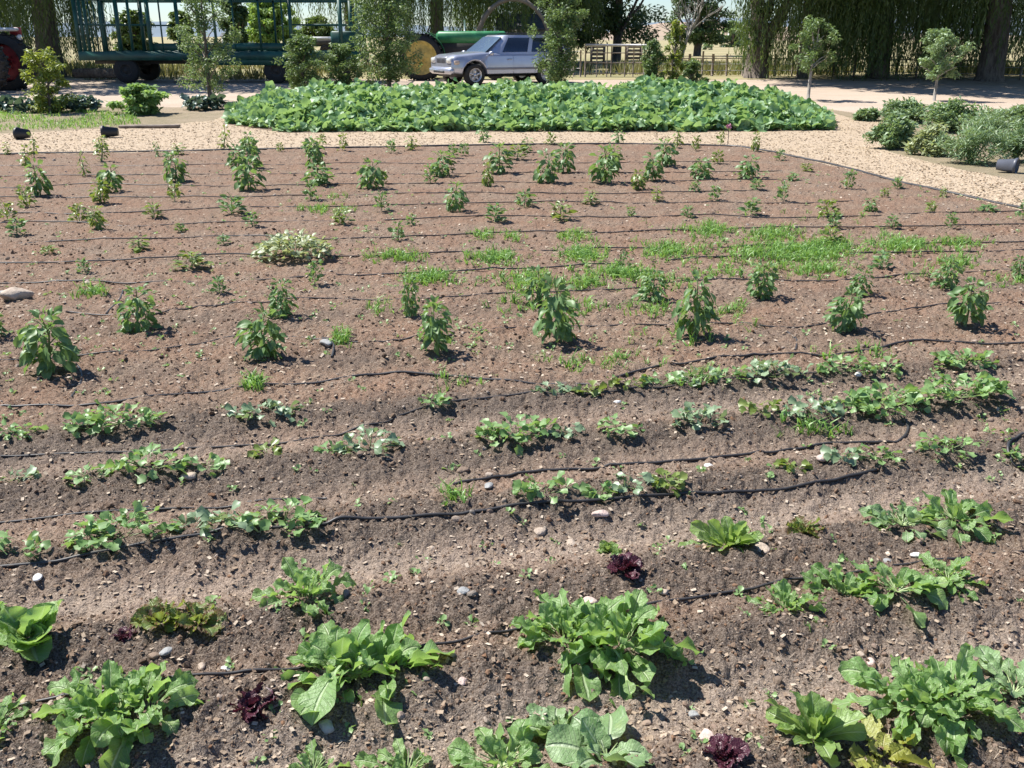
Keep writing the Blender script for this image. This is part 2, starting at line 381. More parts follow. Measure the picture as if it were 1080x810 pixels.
def HF(x, y):      # height of the crumbly surface itself
    x = np.asarray(x, float); y = np.asarray(y, float)
    s = srow(x, y); f = np.zeros_like(x+y)
    for r, a in zip(FURR, (1, 1, .35, .55)): f = np.maximum(f, a*np.exp(-((s-r)/.14)**2))
    f = f*sm(6, 5, y)
    return H(x, y)+.040*(fbm(x, y, 14, 3, 21)-.5)*sm(24, 14, y)+.034*(fbm(x, y, 45, 3, 31, .6)-.5)*np.clip(1.4-y/9, 0, 1)*(1-.3*f)+.045*np.clip(fbm(x, y, 7, 2, 41)-.45, 0, 1)*sm(9, 5, y)*sm(-1, .5, y)*(1-.8*f)
# far relief
def ridge(name, Y, zs, mat, x0, x1, depth):
    xs = np.linspace(x0, x1, 160); n = fbm(xs/ (Y*.08), xs*0+3, 1., 4, int(Y)); hs = np.interp(xs, [p[0] for p in zs], [p[1] for p in zs])*(.8+.4*n)
    rows = []
    for k, f in enumerate((0, .25, .6, .9, 1.)):
        rows.append(np.stack([xs, np.full_like(xs, Y+depth*f), -1+hs*(math.sin(f*PI/2))], -1))
    mb = MB(); mb.add(T(np.array(rows).reshape(-1, 3), grid_faces(159, 4))); return tag(mb.build(name, mat), kind='structure')
M_hill = ground_mat('dry hill', (.36, .26, .19), (.25, .22, .15), (.40, .30, .24), .03, .01)
M_ridge = ground_mat('haze-tinted far ridge', (.16, .20, .24), (.13, .17, .20), (.2, .22, .24), .01, .01)  # distance haze is put into the ridge's blue-grey base colours
ridge('hill', 260, [(-60, .5), (30, 3.), (56, 6.8), (72, 7.2), (130, 4), (260, 1)], M_hill, -60, 300, 120)
ridge('distant_hills', 1500, [(-1500, 26), (-700, 28), (-300, 24), (0, 20), (380, 36), (900, 40), (1500, 20)], M_ridge, -1500, 1500, 500)
# litter (stuff): clods, gravel, straw, wood chips
def scatter(n, ymin, ymax, poly, pw=1.6, seed=0, xw=.66):
    rg = np.random.default_rng(seed); out = []
    t = rg.random(n*3); y = ymin*(ymax/ymin)**(t**(1/1.0)); x = rg.uniform(-1, 1, n*3)*(.6+xw*y)
    ok = inpoly(x, y, poly); return x[ok][:n], y[ok][:n], rg
def stuff(name, mat, tpls, x, y, sizes, rg, lift=.3, sq=(1, 1, 1), tilt=.3, var=None, smooth=True):
    mb = MB(); z = HF(x, y); n = len(x)
    if var is None: var = rg.random(n)
    which = rg.integers(0, len(tpls), n)
    for k, t in enumerate(tpls):
        i = which == k
        M = mats(np.stack([x, y, z+sizes*lift], 1)[i], rg.uniform(0, 2*PI, n)[i], rg.normal(0, tilt, n)[i], rg.normal(0, tilt, n)[i], sizes[i])
        mb.add(t, M, var[i])
    return tag(mb.build(name, mat, smooth=smooth), kind='stuff')
def varmat(name, cols, rough=.9, spec=.2):
    m, nt, out = newmat(name); v = nd(nt, 'Attribute', attribute_name='var').outputs['Fac']
    r = nt.nodes.new('ShaderNodeValToRGB'); nt.links.new(v, r.inputs[0]); el = r.color_ramp.elements
    while len(el) < len(cols): el.new(.5)
    for i, c in enumerate(cols): el[i].position = i/(len(cols)-1); el[i].color = c4(c)
    c = mixc(nt, ramp(nt, noise(nt, pos(nt), 90., 3), .3, .7, 0., .35), r.outputs[0], (.12, .085, .06))
    prin(nt, out, Base_Color=c, Roughness=rough, Specular_IOR_Level=spec, Normal=bump(nt, noise(nt, pos(nt), 200., 3), .002)); return m
M_clod = varmat('soil clods', [(.070, .046, .032), (.13, .088, .060), (.20, .14, .098), (.20, .11, .063), (.26, .19, .14)])
M_grav = varmat('gravel', [(.14, .105, .08), (.22, .165, .125), (.40, .33, .27), (.22, .14, .10), (.28, .24, .20)])
M_straw = varmat('straw', [(.27, .195, .135), (.40, .31, .225), (.56, .47, .37), (.20, .135, .09), (.34, .27, .20)])
M_chips = varmat('chips', [(.38, .285, .18), (.50, .39, .265), (.61, .50, .37), (.41, .305, .20), (.24, .17, .11)])
rk = [rock(i, 0, .55, .55) for i in range(8)]; rk1 = [rock(i+20, 1, .3, .6) for i in range(5)]
x, y, rg = scatter(62000, 1.5, 9, PLOT, seed=1)
s = srow(x, y); keep = rg.random(len(x)) < np.where(y < 5.2, .35+.65*np.exp(-np.min([np.abs(s-r) for r in ROWS], 0)**2/.03), .35); x, y = x[keep], y[keep]
stuff('soil_clods', M_clod, rk, x, y, np.clip(.0016+.0022*rg.exponential(1, len(x)), 0, .014)*(.7+.15*y), rg, .2, smooth=False, tilt=.8)
x, y, rg = scatter(6500, 1.5, 15.5, PLOT, seed=2)
stuff('gravel', M_grav, rk1, x, y, np.clip(.0022+.0028*rg.exponential(1, len(x)), 0, .018)*(.75+.11*y), rg, .15, tilt=.5, smooth=False)
stick = T([(-.05, -1, 0), (.05, -1, 0), (.04, 0, .09), (-.06, 0, .09), (.09, 1, .0), (0, 1, 0)], [(0, 1, 2, 3), (3, 2, 4, 5)])
flake = T([(-.5, -.7, 0), (.4, -.8, .05), (.5, .6, .1), (-.4, .8, 0)], [(0, 1, 2, 3)])
x, y, rg = scatter(90000, 1.5, 7, PLOT, seed=3)
s = srow(x, y); d = np.zeros_like(x)
for r, a in zip(FURR, (1, 1, .5, .7)): d = np.maximum(d, a*np.exp(-((s-r)/.14)**2))
k = rg.random(len(x)) < .34+.66*d*(y < 5)*fbm(x, y, 2.5, 2, 77); x, y = x[k], y[k]
stuff('straw_litter', M_straw, [stick, stick, flake], x, y, .004+.008*rg.random(len(x))**1.5*(.8+.12*y), rg, .35, tilt=.25)
x, y, rg = scatter(26000, 4.5, 16, PLOT, seed=4)
stuff('dry_leaf_litter', M_straw, [stick, flake], x, y, .005+.013*rg.random(len(x))**2*(.6+.06*y), rg, .35, tilt=.25)
chip = box(0, 0, 0, 1, 2., .25)
x, y, rg = scatter(60000, 7, 21, PATHP, seed=5, xw=.75); k = ~inpoly(x, y, PLOT) & ~inpoly(x, y, BED); x, y = x[k], y[k]
stuff('wood_chips', M_chips, [chip], x, y, .007+.012*rg.random(len(x)), rg, .3, tilt=.3, smooth=False)
# ------------------------------------------------------------ stones
M_stone = {k: plain('stone '+k, c, .85, var=.25, scale=25., bmp=.004) for k, c in dict(tan=(.40, .32, .25), grey=(.30, .30, .29), white=(.72, .70, .66), pink=(.55, .42, .36), brown=(.24, .17, .12), slate=(.20, .20, .21)).items()}
STONES = [(20, 316, 34, 'tan', 'large tan rock lying at the left edge behind the front pepper row'), (3, 312, 16, 'grey', 'smaller grey rock touching the large rock at the left edge'), (93, 300, 10, 'tan', 'pale stone right of the large rock at the left edge'),
 (200, 503, 18, 'tan', 'long tan stone just below the left middle leafy clumps'), (238, 706, 17, 'white', 'crumpled bright white stone above the dark red lettuce'), (515, 515, 13, 'grey', 'smooth pale grey pebble between the two black drip hoses'),
 (570, 562, 16, 'tan', 'round tan stone in the bare soil below the small green clump'), (602, 573, 15, 'tan', 'flat tan stone just right of the round tan stone'), (489, 629, 16, 'grey', 'flat grey-green stone in the open soil between the big leafy plants'),
 (745, 778, 28, 'pink', 'pinkish pale stone behind the bottom red lettuce'), (619, 638, 20, 'pink', 'flat pink stone touching the top of the middle leafy plant'), (571, 638, 11, 'tan', 'small square tan stone left of the flat pink stone'),
 (488, 715, 14, 'pink', 'pinkish stone by the drip hose right of the large leafy plant'), (345, 770, 22, 'grey', 'grey stone below the drooping leaf of the large plant'), (163, 696, 13, 'brown', 'brown stone under the green and red lettuce'),
 (175, 692, 14, 'grey', 'pale grey stone beside the brown stone under the green and red lettuce'), (212, 701, 11, 'tan', 'tan stone between the two lettuces on the left'), (732, 753, 14, 'grey', 'grey-blue stone left of the bottom right lettuce furrow'),
 (803, 577, 22, 'tan', 'long pale stone lying against the small romaine plant'), (936, 595, 12, 'grey', 'grey stone above the right leafy row near the hose'), (965, 592, 13, 'white', 'pale stone right of the grey stone above the right leafy row'),
 (633, 546, 18, 'pink', 'flat pinkish stone below the small bean clump on the right hose'), (748, 493, 12, 'white', 'bright white stone just left of the looped hose row'), (868, 486, 17, 'pink', 'pinkish brown stone in the looped hose row'),
 (489, 496, 14, 'brown', 'brown stone right of the dark clod above the grey pebble'), (652, 422, 9, 'white', 'small white stone right of the small clump in the upper row'), (905, 395, 11, 'white', 'white stone beside the right upper leafy clump'),
 (123, 448, 12, 'tan', 'tan stone beneath the wide leafy clump at upper left'), (266, 480, 11, 'tan', 'tan stone left of the tiny seedling by the upper hose'), (40, 610, 13, 'white', 'white stone chip in bare soil at left below the lowest bean clump'),
 (345, 365, 16, 'grey', 'grey stone in dry soil behind the second pepper plant from the left'), (918, 700, 13, 'pink', 'square pink stone in the furrow below the right leafy row'), (908, 692, 10, 'tan', 'small tan stone left of the square pink stone'),
 (660, 775, 12, 'brown', 'brown stone in the furrow above the large bottom leaves'), (700, 628, 12, 'tan', 'tan stone right of the dark red lettuce by the hose'), (455, 575, 12, 'tan', 'tan stone in the smooth furrow left of centre')]
for i, (px, py, w, k, lb) in enumerate(STONES):
    x, y, z, pm = G(px, py); s = w/pm/2
    o = MB().add(rock(100+i, 2, .22, .5), mtx((0, 0, 0), random.uniform(0, 3), sc=(s, s*.9, s*.9))).build('stone', M_stone[k])
    z = float(HF(x, y)); o.location = (x, y, z+s*.12); tag(o, lb, 'stone', 'stones lying on the garden soil')
# ------------------------------------------------------------ drip hoses
M_hose = plain('black hose', (.040, .037, .036), .45, var=.2, scale=30.)
def hose(L, label, r=.0045, name='drip_hose', sm_n=10):
    P = np.array([(px, py) for px, py in L], float)
    t = np.arange(len(P)); tt = np.linspace(0, len(P)-1, (len(P)-1)*sm_n+1)
    # catmull-rom
    Q = []
    for a in tt:
        i = min(int(a), len(P)-2); f = a-i; p0, p1, p2, p3 = P[max(i-1, 0)], P[i], P[i+1], P[min(i+2, len(P)-1)]
        Q.append(.5*((2*p1)+(-p0+p2)*f+(2*p0-5*p1+4*p2-p3)*f*f+(-p0+3*p1-3*p2+p3)*f**3))
    W = []
    for a, b in Q: x, y, z, _ = G(a, b); W.append((x, y, z))
    W = np.array(W); W[:, 2] = HF(W[:, 0], W[:, 1])
    zz = W[:, 2].copy()
    for _ in range(3): zz = np.convolve(np.pad(zz, 1, 'edge'), [.25, .5, .25], 'valid')
    W[:, 2] = np.maximum(zz, W[:, 2]-.006)+r*(.35+1.1*(fbm(W[:, 0]+len(label), W[:, 1], 1.3, 2, 91)-.42)*(r < .012)*(2.2+6*(k_far if False else (r > .0045)*(r < .0053))))
    W = np.vstack([W, W[-1]*2-W[-2]]) if len(W) < 3 else W
    rr = r*(1+.02*W[:, 1])
    return tag(MB().add(tube(W, rr, 7)).build(name, M_hose), label, 'hose', 'black drip hoses laid across the garden')
hose([(-40, 752), (40, 741), (140, 727), (240, 716), (330, 704), (460, 683), (540, 665), (600, 652), (690, 638), (780, 625), (860, 612), (960, 598), (1050, 585), (1120, 574)], 'black drip hose nearest the camera running between the large leafy plants')
hose([(-40, 602), (60, 591), (170, 572), (240, 562), (330, 554), (370, 549), (470, 543), (560, 535), (700, 524), (770, 521), (840, 516), (900, 505), (930, 494)], 'black drip hose in front of the two small green clumps, ending at the right seedlings', .0058)
hose([(-40, 556), (0, 553), (130, 540), (240, 533), (345, 526)], 'grey-black drip hose behind the leafy clumps at lower left')
hose([(478, 513), (520, 505), (560, 499), (630, 493), (700, 489), (800, 479), (860, 471), (920, 467), (948, 465), (957, 456), (955, 446)], 'thin black drip hose curling up into a hook at its right end', .006)
hose([(-40, 484), (60, 480), (140, 477), (220, 472), (300, 468), (350, 460), (395, 449), (425, 436), (480, 424), (560, 417), (640, 413), (700, 408), (790, 400), (870, 393)], 'black drip hose running from the left edge up through the upper leafy rows')
hose([(-40, 431), (20, 430), (100, 428), (190, 416), (260, 409), (330, 404), (400, 396), (470, 398), (560, 404), (640, 406)], 'thin black drip hose just in front of the front pepper plants', .006)
hose([(650, 398), (700, 388), (760, 381), (830, 375), (900, 372), (960, 362), (1030, 363), (1120, 366)], 'thin black drip hose behind the upper right leafy clumps', .006)
hose([(1078, 462), (1066, 466), (1062, 478), (1068, 490), (1082, 496), (1100, 498)], 'loop of black hose poking in at the right edge', .006)
hose([(-40, 386), (50, 378), (130, 372), (200, 364), (245, 355), (320, 357), (390, 361), (440, 357), (520, 349), (580, 343), (660, 344), (760, 341), (840, 345), (930, 330), (1010, 322), (1120, 316)], 'black drip hose passing behind the front pepper row')
hose([(70, 331), (150, 333), (200, 325), (260, 320), (330, 316), (420, 316), (480, 314), (560, 309), (660, 306), (720, 297), (800, 296), (880, 297), (960, 290), (1040, 286), (1120, 282)], 'black drip hose behind the second pepper row')
far = [(0, 300, 297, 290, 276, 270, 262), (1, 278, 274, 268, 262, 258, 254), (2, 258, 254, 248, 244, 240, 237), (3, 240, 237, 232, 230, 226, 224), (4, 226, 222, 217, 214, 212, 212), (5, 211, 208, 205, 203, 202, 200), (6, 197, 196, 193, 192, 190, 191), (7, 186, 185, 183, 182, 180, 181), (8, 176, 175, 172, 171, 170, 172)]
for k, *ys in far:
    rg = np.random.default_rng(k); xs = np.linspace(-60, 1140 if k < 4 else 1000-k*25, 13)
    yy = np.interp(xs, np.linspace(-60, 1140, 6), ys)+rg.normal(0, 1.9-.16*k, 13)
    hose(list(zip(xs, yy)), 'black drip hose in the far garden, %s back from the second pepper row' % (['first', 'second', 'third', 'fourth', 'fifth', 'sixth', 'seventh', 'eighth', 'ninth'][k]), .0052-.0001*k)
hose([(-60, 166), (0, 163), (160, 160), (320, 157), (480, 154), (640, 152), (760, 154), (800, 158), (850, 168), (900, 179), (940, 190), (1000, 203), (1080, 221), (1140, 236)], 'thick black supply hose edging the garden along the wood chip path', .014, 'supply_hose')
for a, lb in (([(340, 355), (352, 366), (350, 380)], 'short black hose stub beside the third front pepper plant'), ([(82, 385), (86, 398), (74, 420)], 'bent black hose stub hanging below the leftmost front pepper plant'), ([(112, 330), (125, 318), (130, 308)], 'black hose stub left of the leafy left pepper plant of the second row'), ([(838, 372), (840, 360), (830, 350)], 'short black hose stub behind the upper right clumps')):
    hose(a, lb, .006)
# ============================================================ PLANTS
ML_green = leafmat('leafy green leaf', (.125, .245, .062), (.290, .430, .165), (.42, .52, .28), .45, .36)
ML_blue = leafmat('grey green leaf', (.140, .250, .095), (.290, .410, .195), (.42, .50, .32), .45, .26)
ML_lett = leafmat('lettuce leaf', (.15, .250, .065), (.310, .430, .150), (.44, .54, .30), .42, .35)
ML_red = leafmat('red lettuce leaf', (.045, .010, .020), (.105, .028, .045), (.18, .07, .09), .38, .15, tcol=(.22, .03, .05))
ML_mix = leafmat('bronze lettuce leaf', (.150, .240, .055), (.260, .340, .10), (.34, .40, .18), .42, .34, tip=(.15, .07, .04))
ML_yel = leafmat('yellowing leaf', (.26, .29, .06), (.38, .38, .10), (.5, .48, .2), .45, .3)
ML_pep = leafmat('pepper leaf', (.085, .170, .060), (.215, .320, .125), (.20, .28, .10), .46, .3, veins=False, spec=.4, fine=18.)
ML_pepy = leafmat('pale pepper leaf', (.130, .190, .040), (.240, .300, .080), (.3, .35, .12), .38, .28, veins=False, fine=18.)
ML_bean = leafmat('clump leaf', (.130, .240, .075), (.290, .420, .175), (.26, .34, .16), .45, .28, veins=False, fine=40.)
ML_beanb = leafmat('silvery clump leaf', (.150, .225, .120), (.290, .380, .230), (.3, .36, .22), .42, .2, veins=False, fine=40.)
ML_silver = leafmat('variegated leaf', (.20, .26, .12), (.44, .47, .30), (.5, .5, .35), .45, .25, veins=False, fine=40.)
ML_grass = leafmat('weed grass blade', (.120, .255, .050), (.270, .430, .115), (.2, .3, .1), .45, .3, veins=False)
ML_stem = plain('green stem', (.15, .20, .07), .55)
ML_rib = plain('pale leaf stalk', (.30, .38, .17), .4)
GA = 2.39996
def leafset(prof, L, W, n=6, **k):
    return [leaf(L*(1+.12*math.sin(i*2.1)), W*(1+.15*math.cos(i*1.7)), prof, seed=i*7+3, twist=.9*math.sin(i*1.9), **{a: (b(i) if callable(b) else b) for a, b in k.items()}) for i in range(n)]
LS = dict(
 radish=leafset('lyrate', 1, .38, 8, nu=6, nv=14, cup=.25, droop=lambda i: .5+.35*(i % 4), ruf=.065, rf=3.6, lobe=.15, lf=4, pet=.22),
 broad=leafset('obovate', 1, .48, 8, nu=6, nv=12, cup=.25, droop=lambda i: .4+.35*(i % 4), ruf=.06, rf=2.6, lobe=.06, lf=4, pet=.25),
 lettuce=leafset('round', 1, .85, 8, nu=8, nv=12, cup=.42, droop=lambda i: -.35+.3*(i % 4), ruf=.05, rf=3.4, lobe=.04, lf=5, pet=.04),
 romaine=leafset('romaine', 1, .48, 8, nu=6, nv=12, cup=.45, droop=lambda i: .1+.2*(i % 4), ruf=.035, rf=4, lobe=.05, lf=5, pet=.03),
 frill=leafset('obovate', 1, .75, 8, nu=8, nv=14, cup=.3, droop=lambda i: .2+.3*(i % 3), ruf=.09, rf=6.5, lobe=.12, lf=8, pet=.06),
 cabbage=leafset('round', 1, .80, 6, nu=8, nv=12, cup=.22, droop=lambda i: .5+.4*(i % 3), ruf=.055, rf=2.5, lobe=.05, lf=4, pet=.2),
 small=leafset('obovate', 1, .62, 6, nu=4, nv=6, cup=.25, droop=lambda i: .4+.3*(i % 3), ruf=.05, rf=3, lobe=.26, lf=2.6, pet=.3),
 pep=leafset('lance', 1, .50, 6, nu=2, nv=5, cup=.25, droop=lambda i: .5+.3*(i % 3), ruf=.02, rf=2, pet=.14),
 pepn=leafset('lance', 1, .50, 6, nu=4, nv=8, cup=.3, droop=lambda i: .5+.35*(i % 3), ruf=.03, rf=2.4, pet=.14),
)
def lodge(mb, key, P, az, el, sc, rg, roll=.35, var=None):
    P = np.asarray(P, float).reshape(-1, 3); N = len(P); w = rg.integers(0, len(LS[key]), N)
    az, el, sc = [np.broadcast_to(np.asarray(q, float), (N,)) for q in (az, el, sc)]
    ro = rg.normal(0, roll, N); var = rg.random(N) if var is None else np.broadcast_to(var, (N,))
    for k, t in enumerate(LS[key]):
        i = w == k; mb.add(t, mats(P[i], az[i], el[i], ro[i], sc[i]), var[i])
def rosette(key, n, L, rad, el0, el1, rg, lift=.0, elj=.15, inner=.6, azj=.3, var=None):
    """n leaves round a centre; outer ones low (el0), inner ones steep (el1)"""
    i = np.arange(n); f = 1-i/max(1, n-1)*1.0                    # f: 1 outer .. 0 inner
    az = i*GA+rg.normal(0, azj, n); el = el1+(el0-el1)*f+rg.normal(0, elj, n)
    r = rad*np.sqrt(f); P = np.stack([np.sin(az)*r, np.cos(az)*r, lift*(1-f)+.004+0*f], 1)
    sc = L*(inner+(1-inner)*f)*rg.uniform(.62, 1.15, n); mb = MB(); var = np.clip(.35+.45*(1-f)+rg.normal(0, .2, n), 0, 1) if var is None else var; lodge(mb, key, P, az, el, sc, rg, .3, var); return mb
def stalks(rg, n, h, spread, r=.004, lean=.5):
    mb = MB()
    for i in range(n):
        a = i*GA; q = np.linspace(0, 1, 5)[:, None]; d = np.array([math.sin(a)*spread, math.cos(a)*spread, h])
        p = q*d*(1, 1, 1)+np.array([math.sin(a), math.cos(a), 0])*.006; p[:, :2] *= q**lean*1.
        mb.add(tube(p, np.linspace(r, r*.5, 5), 5), var=rg.random())
    return mb
# --- near leafy plants: (px, py, w, kind, label)
def gpos(px, py): x, y, z, pm = G(px, py); return (x, y, float(HF(x, y))-.004), pm
def near(px, py, w, kind, name, label, cat, seed, sq=1., group=None, extra=None):
    (x, y, z), pm = gpos(px, py); D = w/pm*(.90 if w < 130 else .82); rg = np.random.default_rng(seed)      # D: spread across, metres
    t = thing(name, label, cat, (x, y, z), group=group)
    rz = rg.uniform(0, 6)
    if kind == 'radish':
        nsub = 1 if D < .33 else 2; Lf = min(.17, D*.47); allm = MB()
        for k in range(nsub):
            ox = (k/(nsub-1)-.5)*(D-1.5*Lf) if nsub > 1 else 0; oy = rg.uniform(-.03, .03)
            m = rosette('radish', int(34+90*max(0, D-.15)), Lf, .02+D*.10, .1, 1.45, rg, inner=.55, elj=.25, azj=.6)
            for i in range(len(m.V)): m.V[i] = m.V[i]*(1, 1, 1.12)+(ox, oy, 0)
            off = allm.n
            allm.V += m.V; allm.UV += m.UV; allm.A += m.A; allm.Q += [q+off for q in m.Q]; allm.n += m.n
        allm.build('foliage', ML_green if sq >= 1 else ML_blue, t)
        stalks(rg, 12*nsub, .04, .04*min(1, D/.2), .003).build('leaf_stalk', ML_rib, t)
    elif kind == 'broad':
        nsub = 1 if D < .36 else 2; Lf = min(.18, D*.47); allm = MB()
        for k in range(nsub):
            ox = (k/(nsub-1)-.5)*(D-1.5*Lf) if nsub > 1 else 0; oy = rg.uniform(-.03, .03)
            m = rosette('broad', int(28+70*max(0, D-.15)), Lf, .02+D*.10, .1, 1.4, rg, inner=.5, elj=.22, azj=.6); off = allm.n
            allm.V += [v*(1, 1, 1.1)+(ox, oy, 0) for v in m.V]; allm.UV += m.UV; allm.A += m.A; allm.Q += [q+off for q in m.Q]; allm.n += m.n
        allm.build('foliage', ML_blue if sq < 1 else ML_green, t)
        stalks(rg, 14*nsub, .035, .05*min(1, D/.2), .0032).build('leaf_stalk', ML_rib, t)
    elif kind == 'lettuce':
        rosette('lettuce', 17, D*.44, D*.07, .05, .8, rg, inner=.75, lift=.01, azj=.5).build('outer_leaf', ML_lett if sq >= 1 else ML_green, t)
        rosette('lettuce', 12, D*.30, D*.04, .75, 1.35, rg, inner=.6, lift=.015).build('heart', ML_lett, t)
    elif kind == 'romaine':
        rosette('romaine', 20, D*.52, D*.06, .15, 1.1, rg, inner=.8, azj=.5).build('outer_leaf', ML_lett, t)
        rosette('romaine', 9, D*.50, D*.03, 1.0, 1.4, rg, inner=.7).build('heart', ML_lett, t)
    elif kind == 'red':
        rosette('frill', 22, D*.50, D*.10, .15, 1.15, rg, inner=.5).build('outer_leaf', ML_red, t)
        rosette('frill', 8, D*.28, D*.04, .9, 1.4, rg, inner=.7).build('heart', ML_red, t)
    elif kind == 'mix':
        nsub = 2 if D > .16 else 1
        for k in range(nsub):
            mb = rosette('frill', 24, D*(.50 if nsub == 1 else .34), D*.08, .2, 1.2, rg, inner=.55)
            if nsub == 2: mb.V = [v+((k-.5)*D*.5, 0, 0) for v in mb.V]
            mb.build('outer_leaf', ML_mix, t)
        rosette('frill', 8, D*.22, D*.04, .9, 1.4, rg, inner=.7).build('heart', ML_mix, t)
    elif kind == 'cabbage':
        rosette('cabbage', 20, D*.46, D*.14, .15, 1.2, rg, inner=.55, azj=.7).build('foliage', ML_blue, t)
        stalks(rg, 6, .03, .03, .003).build('leaf_stalk', ML_rib, t)
    return t
NEAR = [
 (770, 588, 98, 'romaine', 'lettuce', 'small upright romaine-like lettuce beside the long white stone', 'lettuce'),
 (848, 576, 46, 'mix', 'lettuce', 'small bronze and green lettuce right of the small romaine', 'lettuce'),
 (952, 566, 92, 'broad', 'leafy_green_plant', 'pale blue-green broad-leaved plant, left one of the pair at right edge of bare soil', 'leafy plant'),
 (1004, 560, 100, 'broad', 'leafy_green_plant', 'bright broad-leaved plant, right one of the pair above the hose end', 'leafy plant'),
 (643, 596, 40, 'lettuce', 'lettuce', 'small yellow-green lettuce growing behind a dark red one', 'lettuce'),
 (658, 606, 52, 'red', 'lettuce', 'dark red frilly lettuce in front of a small yellow-green one', 'lettuce'),
 (326, 644, 100, 'radish', 'leafy_green_plant', 'medium leafy green plant above the large one with a drooping leaf', 'leafy plant'),
 (32, 690, 108, 'lettuce', 'lettuce', 'round dark green butterhead lettuce at the left edge', 'lettuce'),
 (-10, 660, 50, 'lettuce', 'lettuce', 'lettuce cut off by the left edge behind the butterhead', 'lettuce'),
 (190, 672, 92, 'mix', 'lettuce', 'loose green lettuce with bronze tips right of the butterhead lettuce', 'lettuce'),
 (131, 674, 28, 'red', 'lettuce', 'tiny dark red lettuce between the butterhead and the bronze-tipped lettuce', 'lettuce'),
 (124, 768, 165, 'radish', 'leafy_green_plant', 'large bright leafy plant in the bottom left corner area', 'leafy plant'),
 (-8, 780, 85, 'broad', 'leafy_green_plant', 'leafy plant cut off by the left edge at the bottom', 'leafy plant'),
 (265, 750, 64, 'red', 'lettuce', 'dark red lettuce left of the large plant with a drooping leaf', 'lettuce'),
 (378, 722, 175, 'broad', 'leafy_green_plant', 'large leafy plant with one leaf drooping to the lower left', 'leafy plant'),
 (628, 700, 180, 'radish', 'leafy_green_plant', 'large leafy plant with a trailing shoot in the centre foreground', 'leafy plant'),
 (828, 662, 92, 'radish', 'leafy_green_plant', 'smaller leafy plant at the left end of the right leafy row', 'leafy plant'),
 (890, 648, 96, 'radish', 'leafy_green_plant', 'dense leafy plant second in the right leafy row', 'leafy plant'),
 (945, 650, 96, 'broad', 'leafy_green_plant', 'leafy plant with round pale leaves third in the right leafy row', 'leafy plant'),
 (1000, 640, 74, 'radish', 'leafy_green_plant', 'leafy plant at the right end of the right leafy row', 'leafy plant'),
 (858, 797, 135, 'romaine', 'lettuce', 'tall pale green lettuce at the bottom right', 'lettuce'),
 (985, 768, 165, 'radish', 'leafy_green_plant', 'large dark leafy plant right of the tall lettuce at the bottom', 'leafy plant'),
 (1070, 742, 130, 'broad', 'leafy_green_plant', 'large broad-leaved plant cut off by the right edge', 'leafy plant'),
 (762, 808, 58, 'red', 'lettuce', 'dark red lettuce at the bottom edge in front of a pinkish stone', 'lettuce'),
 (640, 812, 150, 'cabbage', 'leafy_green_plant', 'big broad blue-green leaves at the bottom edge, right of the centre clump', 'leafy plant'),
 (530, 822, 130, 'broad', 'leafy_green_plant', 'bright leafy clump at the bottom edge left of the big blue-green leaves', 'leafy plant'),
 (590, 786, 90, 'cabbage', 'leafy_green_plant', 'small blue-green plant rising behind the bright clump at the bottom edge', 'leafy plant'),
 (430, 828, 90, 'radish', 'leafy_green_plant', 'low leafy tips at the bottom edge below the large drooping plant', 'leafy plant'),
 (330, 832, 70, 'radish', 'leafy_green_plant', 'leaf tips just showing at the bottom edge left of centre', 'leafy plant'),
]
for i, (px, py, w, kd, nm, lb, ct) in enumerate(NEAR):
    t = near(px, py-(24 if 16 <= i <= 19 else 20 if i == 15 else 13 if kd != 'red' else 4), w, kd, nm, lb, ct, 300+i, sq=.9 if i in (2, 7, 8, 22, 24) else 1., group={'lettuce': 'lettuces in the near rows'}.get(nm, 'leafy green plants in the near rows'))
    if i == 14:      # the drooping leaf
        mb = MB(); mb.add(leaf(.20, .10, 'broad' if 0 else 'obovate', 6, 12, .2, .9, .04, 3, .05, 4, .25, seed=5), mats([(-.03, -.02, .07)], 3.5, .1, .2, 1.1), .7); mb.build('drooping_leaf', ML_green, t)
    if i == 15:      # trailing shoot
        pts = [(.02, -.05, .03), (.05, -.09, .04), (.07, -.14, .03), (.07, -.19, .012)]; mb = MB(); mb.add(tube(pts, .004, 6)); sh = mb.build('shoot', ML_rib, t)
        mb = MB(); rg = np.random.default_rng(4)
        for k in range(9):
            q = k/8*2.99; a = int(q); p = np.array(pts[a])*(1-q+a)+np.array(pts[min(a+1, 3)])*(q-a); lodge(mb, 'broad', [p], rg.uniform(0, 6.28), .2, .08, rg)
        mb.build('foliage', ML_green, sh)
    if i == 21:
        rg = np.random.default_rng(9); mb = rosette('frill', 12, .10, .02, .2, 1.2, rg); o = thing('leafy_green_plant', 'small yellowing leafy plant between the tall lettuce and the large dark plant', 'leafy plant', gpos(932, 798)[0]); mb.build('foliage', ML_yel, o)
